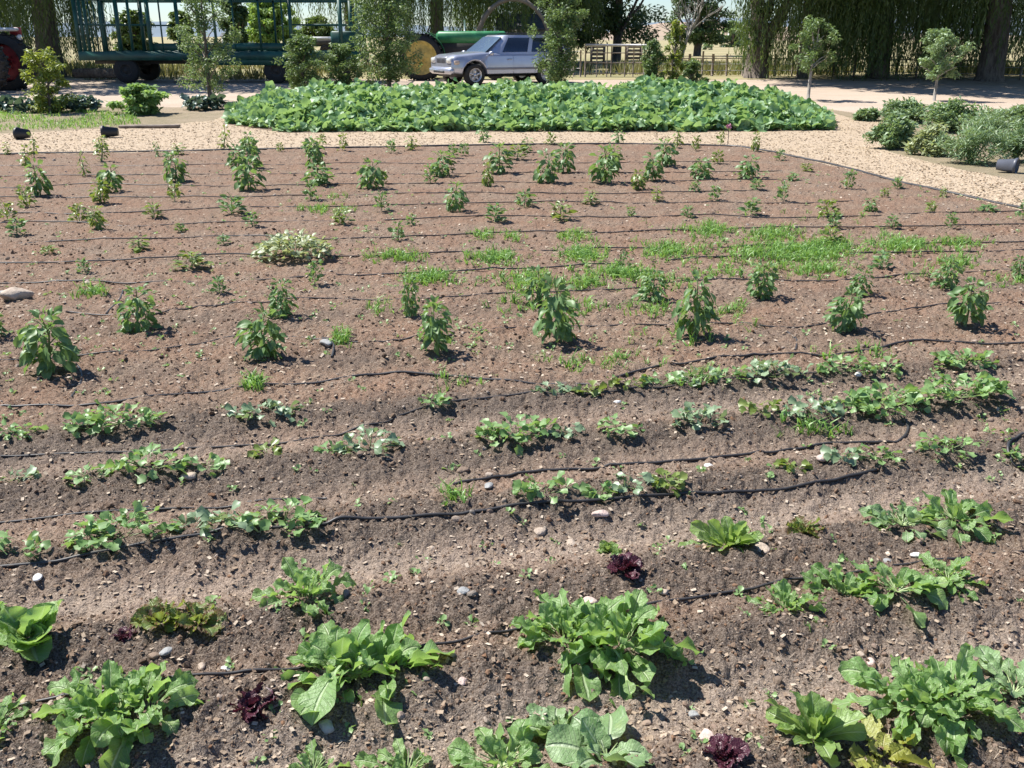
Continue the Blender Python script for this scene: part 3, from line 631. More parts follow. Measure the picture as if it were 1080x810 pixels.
# --- middle rows: low clumps (px centre, py base, w, h, tone, label)
def clump(px, py, w, h, tone, label, seed, name='bean_clump'):
    (x, y, z), pm = gpos(px, py); rg = np.random.default_rng(seed); W = w/pm/2*.95; ht = max(.045, h/pm*.85); Dp = min(W, max(.035, h/pm*.5))
    y += Dp*.6; z = float(HF(x, y))-.004
    t = thing(name, label, 'vegetable plant', (x, y, z), rz=.16, group='low leafy clumps in the middle rows')
    L = .052+.012*min(1, W/.2); n = int(np.clip(W*Dp*PI/(.00050), 22, 560)); a = rg.uniform(0, 2*PI, n); r = np.sqrt(rg.random(n))
    P = np.stack([np.cos(a)*r*W, np.sin(a)*r*Dp, 0*a], 1); lobe = .5+.6*fbm(P[:, 0]+seed, P[:, 1], 14, 2, seed)
    hz = ht*(1-r**2.2*.75)*lobe*rg.uniform(.35, 1, n)
    P[:, 2] = hz*.8; az = np.arctan2(P[:, 0], P[:, 1])+rg.normal(0, .9, n)
    mb = MB(); lodge(mb, 'small', P, az, rg.uniform(-.1, .9, n), L*rg.uniform(.7, 1.25, n), rg, .5); mb.build('foliage', {0: ML_bean, 1: ML_beanb, 2: ML_pepy}[tone], t)
    k = max(4, n//9); mb = MB()
    for i in range(k):
        p = P[i]; c = p*(.04, .04, 0); q = np.linspace(0, 1, 4)[:, None]; mb.add(tube(c+(p-c)*q*(1, 1, 1)+(0, 0, 0), .0022, 4), var=.5)
    mb.build('stem', ML_stem, t); return t
CL = {
 'lowest': [(15, 586, 50, 30, 0), (84+10, 575, 30, 30, 0), (125, 574, 92, 46, 0), (205, 556, 34, 22, 1), (237, 570, 42, 34, 1), (297, 560, 88, 38, 0), (574, 531, 56, 30, 0), (671, 522, 32, 28, 1), (634, 523, 16, 12, 0), (706, 515, 20, 14, 2), (838, 497, 16, 10, 2), (890, 490, 20, 14, 1), (930, 490, 32, 22, 0), (1001, 483, 52, 26, 0), (1078, 492, 22, 22, 0)],
 'middle': [(12, 509, 36, 26, 1), (98, 506, 42, 24, 0), (155, 502, 70, 36, 0), (214, 496, 40, 26, 0), (281, 482, 18, 12, 2), (348, 478, 14, 10, 0), (388, 479, 56, 34, 1), (545, 467, 82, 36, 0), (600, 460, 26, 16, 1), (652, 459, 34, 26, 0), (738, 451, 50, 34, 1), (803, 441, 28, 20, 2), (858, 441, 52, 26, 1), (902, 436, 44, 30, 0), (940, 437, 80, 44, 0), (1018, 430, 104, 42, 0)],
 'upper': [(14, 461, 34, 22, 0), (90, 456, 34, 22, 0), (125, 453, 92, 30, 0), (277, 443, 68, 26, 1), (455, 431, 22, 18, 0), (586, 415, 32, 16, 1), (622, 414, 20, 10, 2), (664, 410, 26, 14, 2), (700, 408, 40, 18, 0), (738, 405, 34, 20, 1), (768, 404, 40, 22, 0), (820, 403, 66, 26, 1), (895, 396, 52, 24, 0), (936, 394, 26, 22, 0), (1016, 389, 66, 26, 0)]}
for row, L in CL.items():
    L = sorted(L)
    for i, (px, py, w, h, tn) in enumerate(L):
        size = 'tiny' if w < 26 else 'small' if w < 45 else 'wide' if w > 75 else 'medium'
        clump(px, py, w, h, tn, '%s %s leafy clump, %s in the %s row of low clumps' % (size, ['bright green', 'grey-green', 'yellow-green'][tn], place(i), row), 500+i+len(row)*31, 'leafy_clump')
# --- peppers
def pepper(seed, kind):
    """about 1 m tall unit plant: origin at the foot"""
    rg = np.random.default_rng(seed); t = thing('pepper_plant', 'x', 'pepper plant')
    near_ = kind in ('big', 'round'); sx = dict(big=.30, round=.32, far=.30, thin=.16, seed=.42)[kind]
    stem = [(0, 0, -.03), (rg.normal(0, .015), rg.normal(0, .015), .3), (rg.normal(0, .03), rg.normal(0, .03), .62), (rg.normal(0, .03), rg.normal(0, .03), .93)]
    if kind == 'seed': n, L, lo = 46, .46, .04
    elif kind == 'thin': n, L, lo = 36, .28, .12
    else: n, L, lo = (100, .33, .20) if kind == 'big' else (125, .30, .06) if kind == 'round' else (74, .36, .14)
    mb = MB(); mb.add(tube(stem, [.028, .022, .016, .008], 6)); br = []
    S = np.array(stem)
    for k in range(9 if kind != 'thin' else 4):
        f = .22+.6*k/8; q = f*3; i = min(int(q), 2); p = S[i]*(1-q+i)+S[i+1]*(q-i); a = k*GA; e = p+np.array([math.sin(a)*sx*.7, math.cos(a)*sx*.7, .10+.1*rg.random()]); br.append((p, e)); mb.add(tube([p, (p+e)/2+(0, 0, .03), e], [.012, .009, .005], 5))
    mb.build('stem', ML_stem, t)
    i = np.arange(n); f = (i+.5)/n; a = i*GA+rg.normal(0, .4, n)
    z = lo+(1-lo)*f*.96; env = {'big': lambda f: .55+.6*np.sin(PI*np.clip(f*.9+.08, 0, 1)), 'round': lambda f: .65+.5*np.sin(PI*(f*.85+.1)), 'far': lambda f: .5+.6*np.sin(PI*(f*.9+.06)), 'thin': lambda f: .6+.4*f, 'seed': lambda f: 1-.5*f}[kind](f)
    r = sx*env*rg.uniform(.15, .85, n)
    P = np.stack([np.sin(a)*r, np.cos(a)*r, z], 1); sc = L*rg.uniform(.6, 1.15, n)*(1-.35*f**3)
    el = np.where(f > .85, rg.uniform(.2, 1.2, n), rg.uniform(-.9, .25, n)); 
    if kind == 'seed': el = rg.uniform(-.1, 1.1, n)
    mb = MB(); lodge(mb, 'pepn' if near_ else 'pep', P, a, el, sc, rg, .5, var=np.clip(.25+.6*f*rg.random(n)+.15*rg.random(n), 0, 1)); o = mb.build('foliage', ML_pep, t)
    return t
PV = {k: [pepper(s+700, k) for s in range(n)] for k, n in (('big', 7), ('round', 5), ('far', 6), ('thin', 4), ('seed', 6))}
PVy = {}
def recolour(tpl, mat):
    r = dup(tpl, (0, 0, 0), 0, 1, 'x')
    for c in r.children:
        if c.name.startswith('foliage'): c.data = c.data.copy(); c.data.materials[0] = mat
    return r
for k in ('far', 'thin', 'seed'): PVy[k] = [recolour(t, ML_pepy) for t in PV[k]]
def put(px, py, h, w, kind, tone, label, seed):
    (x, y, z), pm = gpos(px, py); rg = np.random.default_rng(seed); hm = h/pm*(.88+.12*rg.random())
    base = dict(big=.78, round=.82, far=.72, thin=.45, seed=1.0)[kind]
    wm = w/pm/base*(.80+.2*rg.random())
    T0 = (PVy if tone and kind in PVy else PV)[kind]; t = T0[seed % len(T0)]
    o = dup(t, (x, y, z), 0, (wm, wm, hm), label, 'pepper plants growing in the far half of the garden'); o.rotation_euler = (rg.normal(0, .09), rg.normal(0, .09), rg.uniform(0, 6.28)); return o
PEP = {
 'front row of peppers': [(-4, 357, 32, 24, 'round', 0), (54, 393, 70, 54, 'big', 0), (274, 380, 60, 48, 'big', 0), (460, 373, 62, 40, 'big', 0), (592, 363, 64, 46, 'big', 0), (731, 357, 66, 40, 'big', 0), (885, 350, 50, 38, 'big', 0), (1018, 345, 55, 36, 'big', 0)],
 'second row of peppers': [(145, 350, 54, 40, 'round', 0), (296, 335, 40, 32, 'round', 0), (433, 333, 44, 24, 'round', 0), (565, 322, 46, 32, 'round', 0), (688, 317, 34, 32, 'round', 0), (802, 314, 36, 30, 'round', 0), (903, 311, 30, 26, 'round', 0), (994, 304, 34, 26, 'round', 0), (1076, 294, 26, 20, 'round', 0)],
 'sparse row behind the second pepper row': [(90, 289, 17, 16, 'seed', 0), (232, 309, 20, 18, 'seed', 0), (332, 301, 26, 18, 'seed', 0), (52, 268, 9, 20, 'seed', 1), (202, 284, 20, 40, 'seed', 1), (147, 264, 16, 22, 'thin', 1), (236, 257, 10, 16, 'seed', 0), (420, 253, 22, 18, 'seed', 0), (435, 237, 14, 16, 'seed', 0), (658, 283, 22, 16, 'seed', 0), (930, 283, 18, 24, 'seed', 0), (876, 258, 20, 24, 'seed', 1)],
 'middle band of scattered seedlings': [(8, 233, 22, 20, 'seed', 1), (18, 248, 20, 24, 'seed', 0), (103, 242, 26, 18, 'far', 1), (84, 234, 20, 26, 'seed', 1), (163, 230, 17, 20, 'seed', 1), (190, 244, 10, 13, 'seed', 0), (244, 226, 22, 30, 'seed', 0), (266, 239, 18, 18, 'seed', 0), (361, 236, 18, 22, 'seed', 1), (403, 223, 22, 20, 'seed', 0), (480, 223, 32, 22, 'far', 0), (522, 234, 20, 26, 'seed', 0), (590, 232, 20, 28, 'seed', 1), (553, 218, 18, 22, 'seed', 0), (623, 216, 16, 20, 'thin', 1), (665, 228, 12, 14, 'seed', 0), (726, 229, 14, 14, 'seed', 0), (792, 227, 17, 26, 'seed', 0), (873, 229, 20, 22, 'seed', 1), (880, 240, 18, 16, 'seed', 0), (917, 223, 15, 14, 'far', 0), (940, 241, 14, 15, 'seed', 0), (1002, 241, 17, 16, 'seed', 0), (1041, 223, 8, 22, 'seed', 0), (981, 223, 12, 14, 'seed', 1), (1077, 232, 24, 16, 'seed', 0)],
 'third row from the wood chips': [(43, 207, 36, 26, 'far', 0), (30, 218, 24, 18, 'seed', 1), (115, 203, 32, 24, 'far', 0), (107, 215, 24, 20, 'far', 1), (188, 192, 34, 26, 'far', 0), (184, 212, 22, 16, 'seed', 1), (262, 200, 36, 28, 'far', 0), (338, 195, 24, 26, 'far', 0), (328, 211, 22, 18, 'seed', 0), (390, 199, 30, 28, 'far', 0), (402, 194, 18, 14, 'seed', 1), (454, 194, 20, 16, 'seed', 0), (514, 196, 26, 14, 'far', 1), (578, 193, 34, 26, 'far', 0), (635, 193, 38, 28, 'far', 0), (674, 200, 22, 16, 'far', 1), (688, 191, 30, 22, 'far', 0), (733, 202, 13, 14, 'seed', 0), (754, 211, 15, 16, 'seed', 0), (693, 212, 16, 14, 'thin', 1), (797, 200, 13, 16, 'seed', 0), (824, 212, 20, 14, 'seed', 0), (893, 199, 20, 14, 'seed', 0), (932, 208, 10, 10, 'seed', 1), (994, 208, 12, 10, 'seed', 1)],
 'second row from the wood chips': [(27, 176, 24, 14, 'thin', 1), (90, 186, 26, 12, 'thin', 1), (107, 170, 26, 14, 'thin', 1), (178, 171, 12, 12, 'seed', 0), (247, 177, 24, 14, 'far', 0), (264, 178, 34, 22, 'far', 0), (332, 178, 32, 24, 'far', 0), (468, 186, 28, 22, 'far', 0), (477, 167, 16, 14, 'seed', 0), (528, 183, 30, 24, 'far', 0), (546, 168, 16, 24, 'seed', 1), (594, 182, 32, 20, 'far', 0), (650, 182, 30, 20, 'far', 0), (703, 175, 28, 22, 'far', 0), (740, 188, 22, 22, 'far', 0), (757, 173, 14, 14, 'seed', 1), (787, 188, 24, 22, 'far', 0), (836, 190, 10, 14, 'seed', 0), (850, 181, 9, 16, 'seed', 1), (946, 199, 13, 13, 'seed', 0)],
 'wispy row along the wood chips': [(8, 163, 14, 8, 'thin', 1), (36, 166, 26, 10, 'thin', 1), (107, 158, 16, 14, 'thin', 1), (167, 165, 17, 7, 'thin', 0), (188, 163, 12, 14, 'thin', 1), (236, 158, 26, 12, 'thin', 1), (262, 162, 22, 18, 'far', 0), (297, 160, 10, 9, 'seed', 1), (328, 162, 18, 18, 'far', 0), (340, 152, 12, 8, 'seed', 1), (361, 159, 18, 12, 'seed', 1), (413, 161, 16, 13, 'seed', 0), (434, 158, 16, 14, 'thin', 1), (489, 164, 14, 14, 'seed', 0), (510, 150, 18, 16, 'thin', 0), (555, 161, 16, 14, 'thin', 0), (580, 153, 14, 12, 'seed', 1), (653, 151, 18, 14, 'thin', 0), (713, 156, 20, 10, 'thin', 1), (733, 159, 15, 10, 'seed', 1), (760, 153, 14, 10, 'seed', 1), (796, 160, 20, 10, 'far', 1), (822, 169, 12, 14, 'seed', 0)]}
sd = 0
for row, L in PEP.items():
    L = sorted(L)
    for i, (px, py, h, w, kd, tn) in enumerate(L):
        look = {'big': 'bushy pepper plant with drooping leaves', 'round': 'dense upright pepper plant', 'far': 'dark leafy pepper plant' if not tn else 'yellow-green leafy pepper plant', 'thin': 'thin wispy pepper plant', 'seed': 'small green pepper seedling' if not tn else 'small pale pepper seedling'}[kd]
        put(px, py, h, w, kd, tn, '%s, %s in the %s' % (look, place(i), row), sd); sd += 1
for D in (PV, PVy):
    for L in D.values():
        for t in L:
            for c in list(t.children): bpy.data.objects.remove(c)
            bpy.data.objects.remove(t)
# variegated bush
(x, y, z), pm = gpos(308, 276); t = thing('variegated_bush', 'low silvery variegated bush alone in the left middle of the garden', 'bush', (x, y+.12, z)); rg = np.random.default_rng(3)
n = 420; a = rg.uniform(0, 6.28, n); r = np.sqrt(rg.random(n)); P = np.stack([np.cos(a)*r*.30, np.sin(a)*r*.22, .20*(1-r**2*.7)*rg.uniform(.3, 1, n)], 1); mb = MB(); lodge(mb, 'pep', P, np.arctan2(P[:, 0], P[:, 1])+rg.normal(0, .7, n), rg.uniform(-.2, 1., n), .07*rg.uniform(.7, 1.2, n), rg); mb.build('foliage', ML_silver, t)
mb = MB()
for i in range(16): a = i*GA; mb.add(tube([(0, 0, 0), (math.sin(a)*.1, math.cos(a)*.08, .07), (math.sin(a)*.22, math.cos(a)*.15, .12)], .003, 4))
mb.build('stem', ML_stem, t)
# weed grass (stuff), one object
PATCH = [(747, 244, 50, 16, 1), (815, 248, 60, 14, .9), (705, 266, 56, 16, 1), (830, 268, 125, 22, 1), (870, 262, 60, 16, .8), (955, 260, 54, 16, 1), (1013, 256, 40, 10, .6), (1010, 277, 34, 12, .7), (512, 249, 26, 12, .7), (541, 252, 28, 9, .4), (521, 273, 50, 15, 1), (606, 250, 34, 13, .7), (616, 270, 46, 18, 1), (452, 294, 44, 16, 1), (555, 298, 56, 20, .6), (620, 300, 40, 16, .5), (655, 290, 60, 14, 1), (690, 328, 50, 22, .25), (612, 325, 50, 20, .25), (550, 325, 50, 18, .2), (418, 272, 56, 12, .7), (345, 222, 56, 10, .7), (790, 285, 150, 20, .25), (860, 285, 60, 16, .4), (760, 330, 80, 30, .12), (660, 385, 60, 20, .12), (600, 385, 60, 20, .10), (100, 310, 36, 12, .5), (405, 328, 40, 20, .18), (360, 362, 16, 24, .4), (930, 255, 60, 18, .3), (1060, 300, 40, 16, .3), (980, 290, 60, 20, .15), (715, 355, 90, 30, .06), (470, 405, 60, 20, .08), (480, 525, 24, 16, .25), (268, 410, 22, 14, .5), (850, 455, 80, 16, .12), (910, 372, 120, 20, .06), (700, 300, 60, 20, .2), (346, 208, 40, 10, .3), (740, 400, 60, 30, .08), (1000, 262, 60, 14, .3), (800, 262, 200, 40, .08), (860, 230, 110, 24, .08), (620, 290, 200, 40, .05)]
blade = [T([(-.5*w, 0, 0), (.5*w, 0, 0), (-.35*w, .5, .1*k), (.35*w, .5, .1*k), (0, 1, -.1*k)], [(0, 1, 3, 2)], [(2, 3, 4)], uv=[(.5, 0)]*5) for w, k in ((.10, 1), (.14, 3), (.08, 4))]
def gvec(px, py):
    X = (px-540)/1000; V = (405-py)/1000; dy = CP+V*SP; dz = -SP+V*CP; t = CAM_H/-dz
    for _ in range(8): t = (CAM_H-H(X*t, dy*t))/-dz
    return np.stack([X*t, dy*t, H(X*t, dy*t)], 1)
rg = np.random.default_rng(12); mb = MB()
for px, py, w, h, d in PATCH:
    n = int(w*h*d*(.46 if d > .3 else .26))+6; X = px+rg.normal(0, w/3.6, n); Yp = py+rg.normal(0, h/4.2, n)
    P = gvec(X[::3], Yp[::3]); P = np.repeat(P, 3, 0)+np.append(rg.normal(0, .012, (len(P)*3, 2)), np.zeros((len(P)*3, 1)), 1); P[:, 2] = HF(P[:, 0], P[:, 1])-.005; N = len(P)
    for k in range(3):
        i = rg.random(N) < .75; m = int(i.sum()); mb.add(blade[k], mats(P[i], rg.uniform(0, 6.28, m), rg.uniform(.5, 1.5, m), rg.uniform(-1, 1, m), rg.uniform(.025, .095, m)), rg.random(m))
tag(mb.build('weed_grass', ML_grass), kind='stuff')
# tiny weeds between the rows (stuff)
x, y, rg = scatter(5200, 1.9, 13, PLOT, seed=61); k = rg.random(len(x)) < .10+.9*sm(.52, .66, fbm(x, y, .55, 3, 17))*np.where(x > -1.5, 1, .4)*(y > 3.6); x, y = x[k], y[k]; n = len(x); mb = MB(); z = HF(x, y)
for j in range(6):
    s = rg.uniform(.012, .034, n); az = j*GA+rg.uniform(-.5, .5, n); lodge(mb, 'small', np.stack([x, y, z], 1)+rg.normal(0, .006, (n, 3))*(1, 1, 0), az, rg.uniform(.0, 1.1, n), s, rg)
tag(mb.build('small_weeds', ML_bean), kind='stuff')
# grass strip beyond the path on the left
mb = MB(); gp = np.array(GRASS); n = 16000; X = rg.uniform(-18, -5, n*2); Y = rg.uniform(17, 27, n*2); k = inpoly(X, Y, GRASS); X, Y = X[k][:n], Y[k][:n]
k = fbm(X, Y, .6, 3, 8) > .38; X, Y = X[k], Y[k]; m = len(X); mb.add(blade[1], mats(np.stack([X, Y, H(X, Y)], 1), rg.uniform(0, 6.28, m), rg.uniform(.6, 1.5, m), rg.uniform(-1, 1, m), rg.uniform(.05, .13, m)), rg.random(m))
X = rg.uniform(8, 22, 9000); Y = rg.uniform(18, 25.5, 9000); m = len(X); k = ~inpoly(X, Y, PATHP) & ~inpoly(X, Y, ROAD) & ~inpoly(X, Y, BED) & (X > 9.); X, Y = X[k], Y[k]; m = len(X)
mb.add(blade[0], mats(np.stack([X, Y, H(X, Y)], 1), rg.uniform(0, 6.28, m), rg.uniform(.6, 1.5, m), rg.uniform(-1, 1, m), rg.uniform(.05, .14, m)), rg.random(m))
tag(mb.build('grass', ML_grass), kind='stuff')
# --- squash bed (one unbroken mass of leaves)
def lobed(seed, L=1.):
    rg = np.random.default_rng(seed); n = 20; a = np.linspace(-PI*.93, PI*.93, n+1); rr = .5*(.82+.13*np.cos(a*5*.97)+.18*np.cos(a/2)**2+rg.normal(0, .02, n+1)); v = [(0, 0, 0)]; ph = rg.uniform(0, 6)
    for f in (.5, 1.):
        for i in range(n+1): v.append((math.sin(a[i])*rr[i]*f, math.cos(a[i])*rr[i]*f, .10*f*math.sin(a[i]*2.5+ph)*f+(.10*f if f < .9 else .05)))
    v = np.array(v)+(0, .28, 0); m = n+1
    return T(v, [(1+i, 1+m+i, 2+m+i, 2+i) for i in range(n)], [(0, 1+i, 2+i) for i in range(n)], uv=[(.5+abs(math.sin(a_*2.5))*.3, .5) for a_ in [0]+list(a)*2])
ML_squash = leafmat('squash leaf', (.105, .225, .085), (.320, .450, .255), (.3, .4, .2), .45, .3, veins=False, spec=.35, fine=9.)
lt = [lobed(i) for i in range(5)]; mb = MB(); rg = np.random.default_rng(44); bp = np.array(BED)
X = rg.uniform(bp[:, 0].min(), bp[:, 0].max(), 26000); Y = rg.uniform(bp[:, 1].min(), bp[:, 1].max(), 26000); k = inpoly(X, Y, BED); X, Y = X[k], Y[k]; N = len(X); print('squash leaves', N)
# distance to edge lowers the canopy
ed = np.full(N, 9.)
for i in range(len(bp)):
    a, b = bp[i], bp[(i+1) % len(bp)]; ab = b-a; t = np.clip(((X-a[0])*ab[0]+(Y-a[1])*ab[1])/(ab@ab), 0, 1); ed = np.minimum(ed, np.hypot(X-a[0]-t*ab[0], Y-a[1]-t*ab[1]))
k = ed > .40*vnoise(X*1.7, Y*1.7, 8)-.08; X, Y, ed = X[k], Y[k], ed[k]; N = len(X)
top = (.10+.29*sm(0, 1.3, ed))*(.45+1.1*fbm(X, Y, .9, 3, 3))*(.70+.7*(vnoise(X*2.6, Y*2.6, 5)))
Z = H(X, Y)+top*np.where(rg.random(N) < .62, rg.uniform(.8, 1.08, N), rg.uniform(.15, .8, N)); az = rg.uniform(0, 6.28, N); w = rg.integers(0, 5, N)
for k in range(5):
    i = w == k; m = int(i.sum()); mb.add(lt[k], mats(np.stack([X, Y, Z], 1)[i], az[i], rg.normal(.15, .6, m), rg.normal(0, .6, m), rg.uniform(.08, .25, m)), rg.random(m))
tag(mb.build('squash_leaves', ML_squash), kind='stuff')
mb = MB(); k = rg.random(N) < .12
for a, b, c in zip(X[k], Y[k], Z[k]): mb.add(tube([(a+rg.normal(0, .05), b+rg.normal(0, .05), float(H(a, b))), (a, b, c)], [.011, .006], 4, False), var=.5)
tag(mb.build('squash_stems', ML_stem), kind='stuff')
# ============================================================ TREES, BUSHES, FAR THINGS
ML_fruit = leafmat('fruit tree leaf', (.075, .135, .045), (.190, .265, .115), (.2, .25, .1), .48, .28, veins=False, spec=.4, fine=4.)
ML_dark = leafmat('dark tree leaf', (.042, .080, .030), (.085, .140, .048), (.1, .15, .05), .5, .26, veins=False, fine=3.)
ML_will = leafmat('willow leaf', (.055, .095, .028), (.140, .200, .056), (.1, .15, .05), .42, .32, veins=False, fine=3.)
ML_ltree = leafmat('light tree leaf', (.16, .26, .07), (.27, .38, .11), (.1, .15, .05), .55, .4, veins=False, fine=2.)
ML_yshrub = leafmat('yellow green shrub leaf', (.12, .18, .04), (.30, .34, .07), (.1, .15, .05), .42, .3, veins=False, fine=6.)
ML_cab = leafmat('blue cabbage leaf', (.06, .11, .085), (.14, .20, .17), (.3, .36, .3), .4, .15, veins=False, fine=10.)
ML_tom = leafmat('bush leaf', (.125, .200, .095), (.270, .365, .195), (.3, .36, .3), .45, .25, veins=False, fine=8.)
def barkmat(name, a, b):
    m, nt, out = newmat(name); v = nd(nt, 'Mapping', {'Vector': obj_co(nt), 'Scale': (1, 1, .25)}).outputs[0]; n = noise(nt, v, 14., 5, .65)
    prin(nt, out, Base_Color=mixc(nt, ramp(nt, n, .35, .65), a, b), Roughness=.9, Normal=bump(nt, n, .04)); return m
M_bark = barkmat('dark bark', (.085, .065, .05), (.20, .165, .135)); M_barkg = barkmat('pale bark', (.22, .20, .17), (.40, .37, .33))
lf1 = [leaf(1, .45, 'lance', 2, 2, .3, d, pet=.1, seed=i) for i, d in enumerate((.3, .9, .1))]
lfw = [leaf(1, .20, 'lance', 2, 2, .2, d, pet=.05, seed=i) for i, d in enumerate((.3, .6, .1))]
def cloud(mb, C, rad, n, size, rg, tpl=lf1, el=(-.9, .6), shell=.35, varb=0.):
    """n leaves in an ellipsoid clump"""
    d = rg.normal(size=(n, 3)); d /= np.linalg.norm(d, axis=1)[:, None]; r = rg.random(n)**shell
    P = np.asarray(C)+d*r[:, None]*np.asarray(rad); w = rg.integers(0, len(tpl), n); az = rg.uniform(0, 6.28, n); e = rg.uniform(*el, n); s = size*rg.uniform(.6, 1.3, n); v = np.clip(rg.random(n)*.8+varb, 0, 1)
    for k, t in enumerate(tpl):
        i = w == k; mb.add(t, mats(P[i], az[i], e[i], rg.uniform(-1, 1, n)[i], s[i]), v[i])
def fruit_tree(px, Y, h, w, lb, seed, mat=ML_fruit, name='fruit_tree', low=.12, leafs=.075, dens=1., shape='oval', zr=None, bark=None, cat='tree'):
    x, y, z, pm = AT(px, Y); rg = np.random.default_rng(seed); t = thing(name, lb, cat, (x, y, z)); mb = MB()
    mb.add(tube([(0, 0, -.05), (rg.normal(0, .03), 0, h*.35), (rg.normal(0, .06), 0, h*.7), (rg.normal(0, .08), 0, h*.95)], [.05*h/3+.015, .04*h/3+.01, .02, .008], 7))
    tips = []
    for k in range(14):
        a = k*GA; f = .15+.75*k/13; b = np.array([0, 0, h*max(f*.8, low*.95)+.03]); e = b+np.array([math.sin(a)*w*.42*(1-.5*f), math.cos(a)*w*.42*(1-.5*f), h*.16]); mb.add(tube([b, (b+e)/2+(0, 0, h*.02), e], [.02, .014, .006], 5)); tips.append(e)
    mb.build('trunk', bark or M_bark, t); mb = MB(); nb = int(80*dens)
    for k in range(nb):
        f = (k+.5)/nb; zz = h*(low+(1-low)*f); env = dict(oval=math.sin(PI*min(1, f*.82+.12))**.7, cone=(1-f)**.6+.12, ball=math.sqrt(max(0, 1-(2*f-1)**2)))[shape]
        a = k*GA*1.7; r = w/2*env*rg.uniform(.1, 1.05)*(.75+.5*vnoise(np.array([f*6.+seed]), np.array([a*.5]), seed)[0]); cloud(mb, (math.sin(a)*r, math.cos(a)*r, zz), (w*.13*rg.uniform(.6, 1.4), w*.13, h*.055*rg.uniform(.7, 1.5)), int(120*rg.uniform(.5, 1.3)), leafs*1.15, rg, varb=.2*rg.random())
    mb.build('crown', mat, t); return t
fruit_tree(222, 25.5, 2.75, 1.75, 'slender young tree in front of the green trailer', 1, dens=.62)
fruit_tree(411, 28.5, 3.3, 2.0, 'tall glossy-leaved fruit tree left of the green tractor', 2, dens=1.35, leafs=.085)
fruit_tree(589, 28.5, 3.2, 1.45, 'dark narrow fruit tree hiding the back of the silver car', 3, dens=.95, leafs=.085)
fruit_tree(322, 27.5, 1.55, 1.35, 'low bushy fruit tree at the back edge of the squash bed', 4, dens=.8, low=.05)
fruit_tree(362, 27.8, 1.35, 1.25, 'low grey-green bush behind the squash bed left of the tall fruit tree', 5, dens=.7, low=.05)
fruit_tree(53, 22.3, 1.36, 1.2, 'yellow-green shrub beside the red tractor wheel', 6, ML_yshrub, 'shrub', dens=.33, leafs=.085, low=.08, cat='shrub')
fruit_tree(150, 22.0, .62, 1.05, 'low rounded green bush alone on the left roadside', 7, ML_green, 'bush', dens=.6, low=.05, leafs=.10, shape='ball', cat='bush')
fruit_tree(686, 26.4, 1.45, .75, 'loose leafy sapling at the back of the squash bed', 8, dens=.5, low=.02)
fruit_tree(709, 26.6, 1.95, .55, 'tall yellow-green sapling behind the squash bed', 9, ML_yshrub, dens=.35, low=.02)
fruit_tree(728, 27, .95, .8, 'low bushy sapling right of the tall yellow-green one', 10, dens=.4, low=.02)
fruit_tree(852, 26.2, 2.0, 1.15, 'small round-headed sapling left of the other staked sapling', 11, ML_fruit, dens=.34, low=.38, shape='oval', bark=M_barkg)
fruit_tree(985, 26.0, 1.72, 1.25, 'small round-headed sapling with silvery leaves and pale leaning stem', 12, ML_tom, dens=.42, low=.34, shape='oval', bark=M_barkg)
for px, py, ww, lb in ((10, 118, 70, 'dark blue-green cabbage at the left edge by the grass'), (55, 118, 50, 'dark blue-green cabbage under the yellow-green shrub'), (88, 117, 40, 'small dark cabbage right of the yellow-green shrub'), (215, 116, 42, 'blue-green cabbage at the left end of the squash bed')):
    (x, y, z), pm = gpos(px, py); rg = np.random.default_rng(px); t = thing('cabbage', lb, 'cabbage', (x, y, z), group='cabbages by the road'); D = ww/pm
    mb = MB()
    for k in range(3): cloud(mb, ((k-1)*D*.3, rg.normal(0, .1), .14), (D*.2, .25, .14), 60, .17, rg, LS['cabbage'][:3], (-.2, 1.1))
    mb.build('foliage', ML_cab, t)
for k, (px, py, ww, hh, lb) in enumerate([(945, 158, 44, 40, 'leafy bush at the left end of the bed beyond the wood chips'), (985, 165, 40, 36, 'pale dry-looking bush second from the left beyond the wood chips'), (960, 130, 50, 28, 'low bush behind the left end of the bed beyond the wood chips'), (1008, 140, 60, 34, 'rounded bush behind the pale dry-looking bush'), (1030, 174, 60, 48, 'feathery green bush left of the grey pot'), (1050, 150, 60, 34, 'feathery bush behind the grey pot'), (1078, 172, 40, 50, 'feathery green bush right of the grey pot at the right edge'), (1075, 135, 50, 26, 'low bush at the right edge nearest the road'), (918, 128, 22, 14, 'small low bush at the tip of the squash bed')]):
    (x, y, z), pm = gpos(px, py); rg = np.random.default_rng(k+60); t = thing('bush', lb, 'bush', (x, y+.2, z), group='bushes in the bed beyond the wood chips'); W, Hh = ww/pm/2*1.12, hh/pm*.92; mb = MB()
    for j in range(26): a = j*GA; r = rg.random()*.95; cloud(mb, (math.sin(a)*W*r, math.cos(a)*W*r*.8, Hh*rg.uniform(.12, .9)*(1-.3*r)), (W*.33, W*.33, Hh*.2), int(120), .085, rg, (lf1, lfw)[k in (4, 5, 6)], (-.5, 1.1), varb=.25 if k == 1 else .1*rg.random())
    mb.build('foliage', ML_tom if k != 1 else ML_silver, t); mb = MB()
    for j in range(9): a = j*GA; mb.add(tube([(0, 0, -.02), (math.sin(a)*W*.3, math.cos(a)*W*.3, Hh*.4), (math.sin(a)*W*.6, math.cos(a)*W*.6, Hh*.75)], [.012, .009, .004], 5))
    mb.build('stem', ML_stem, t)
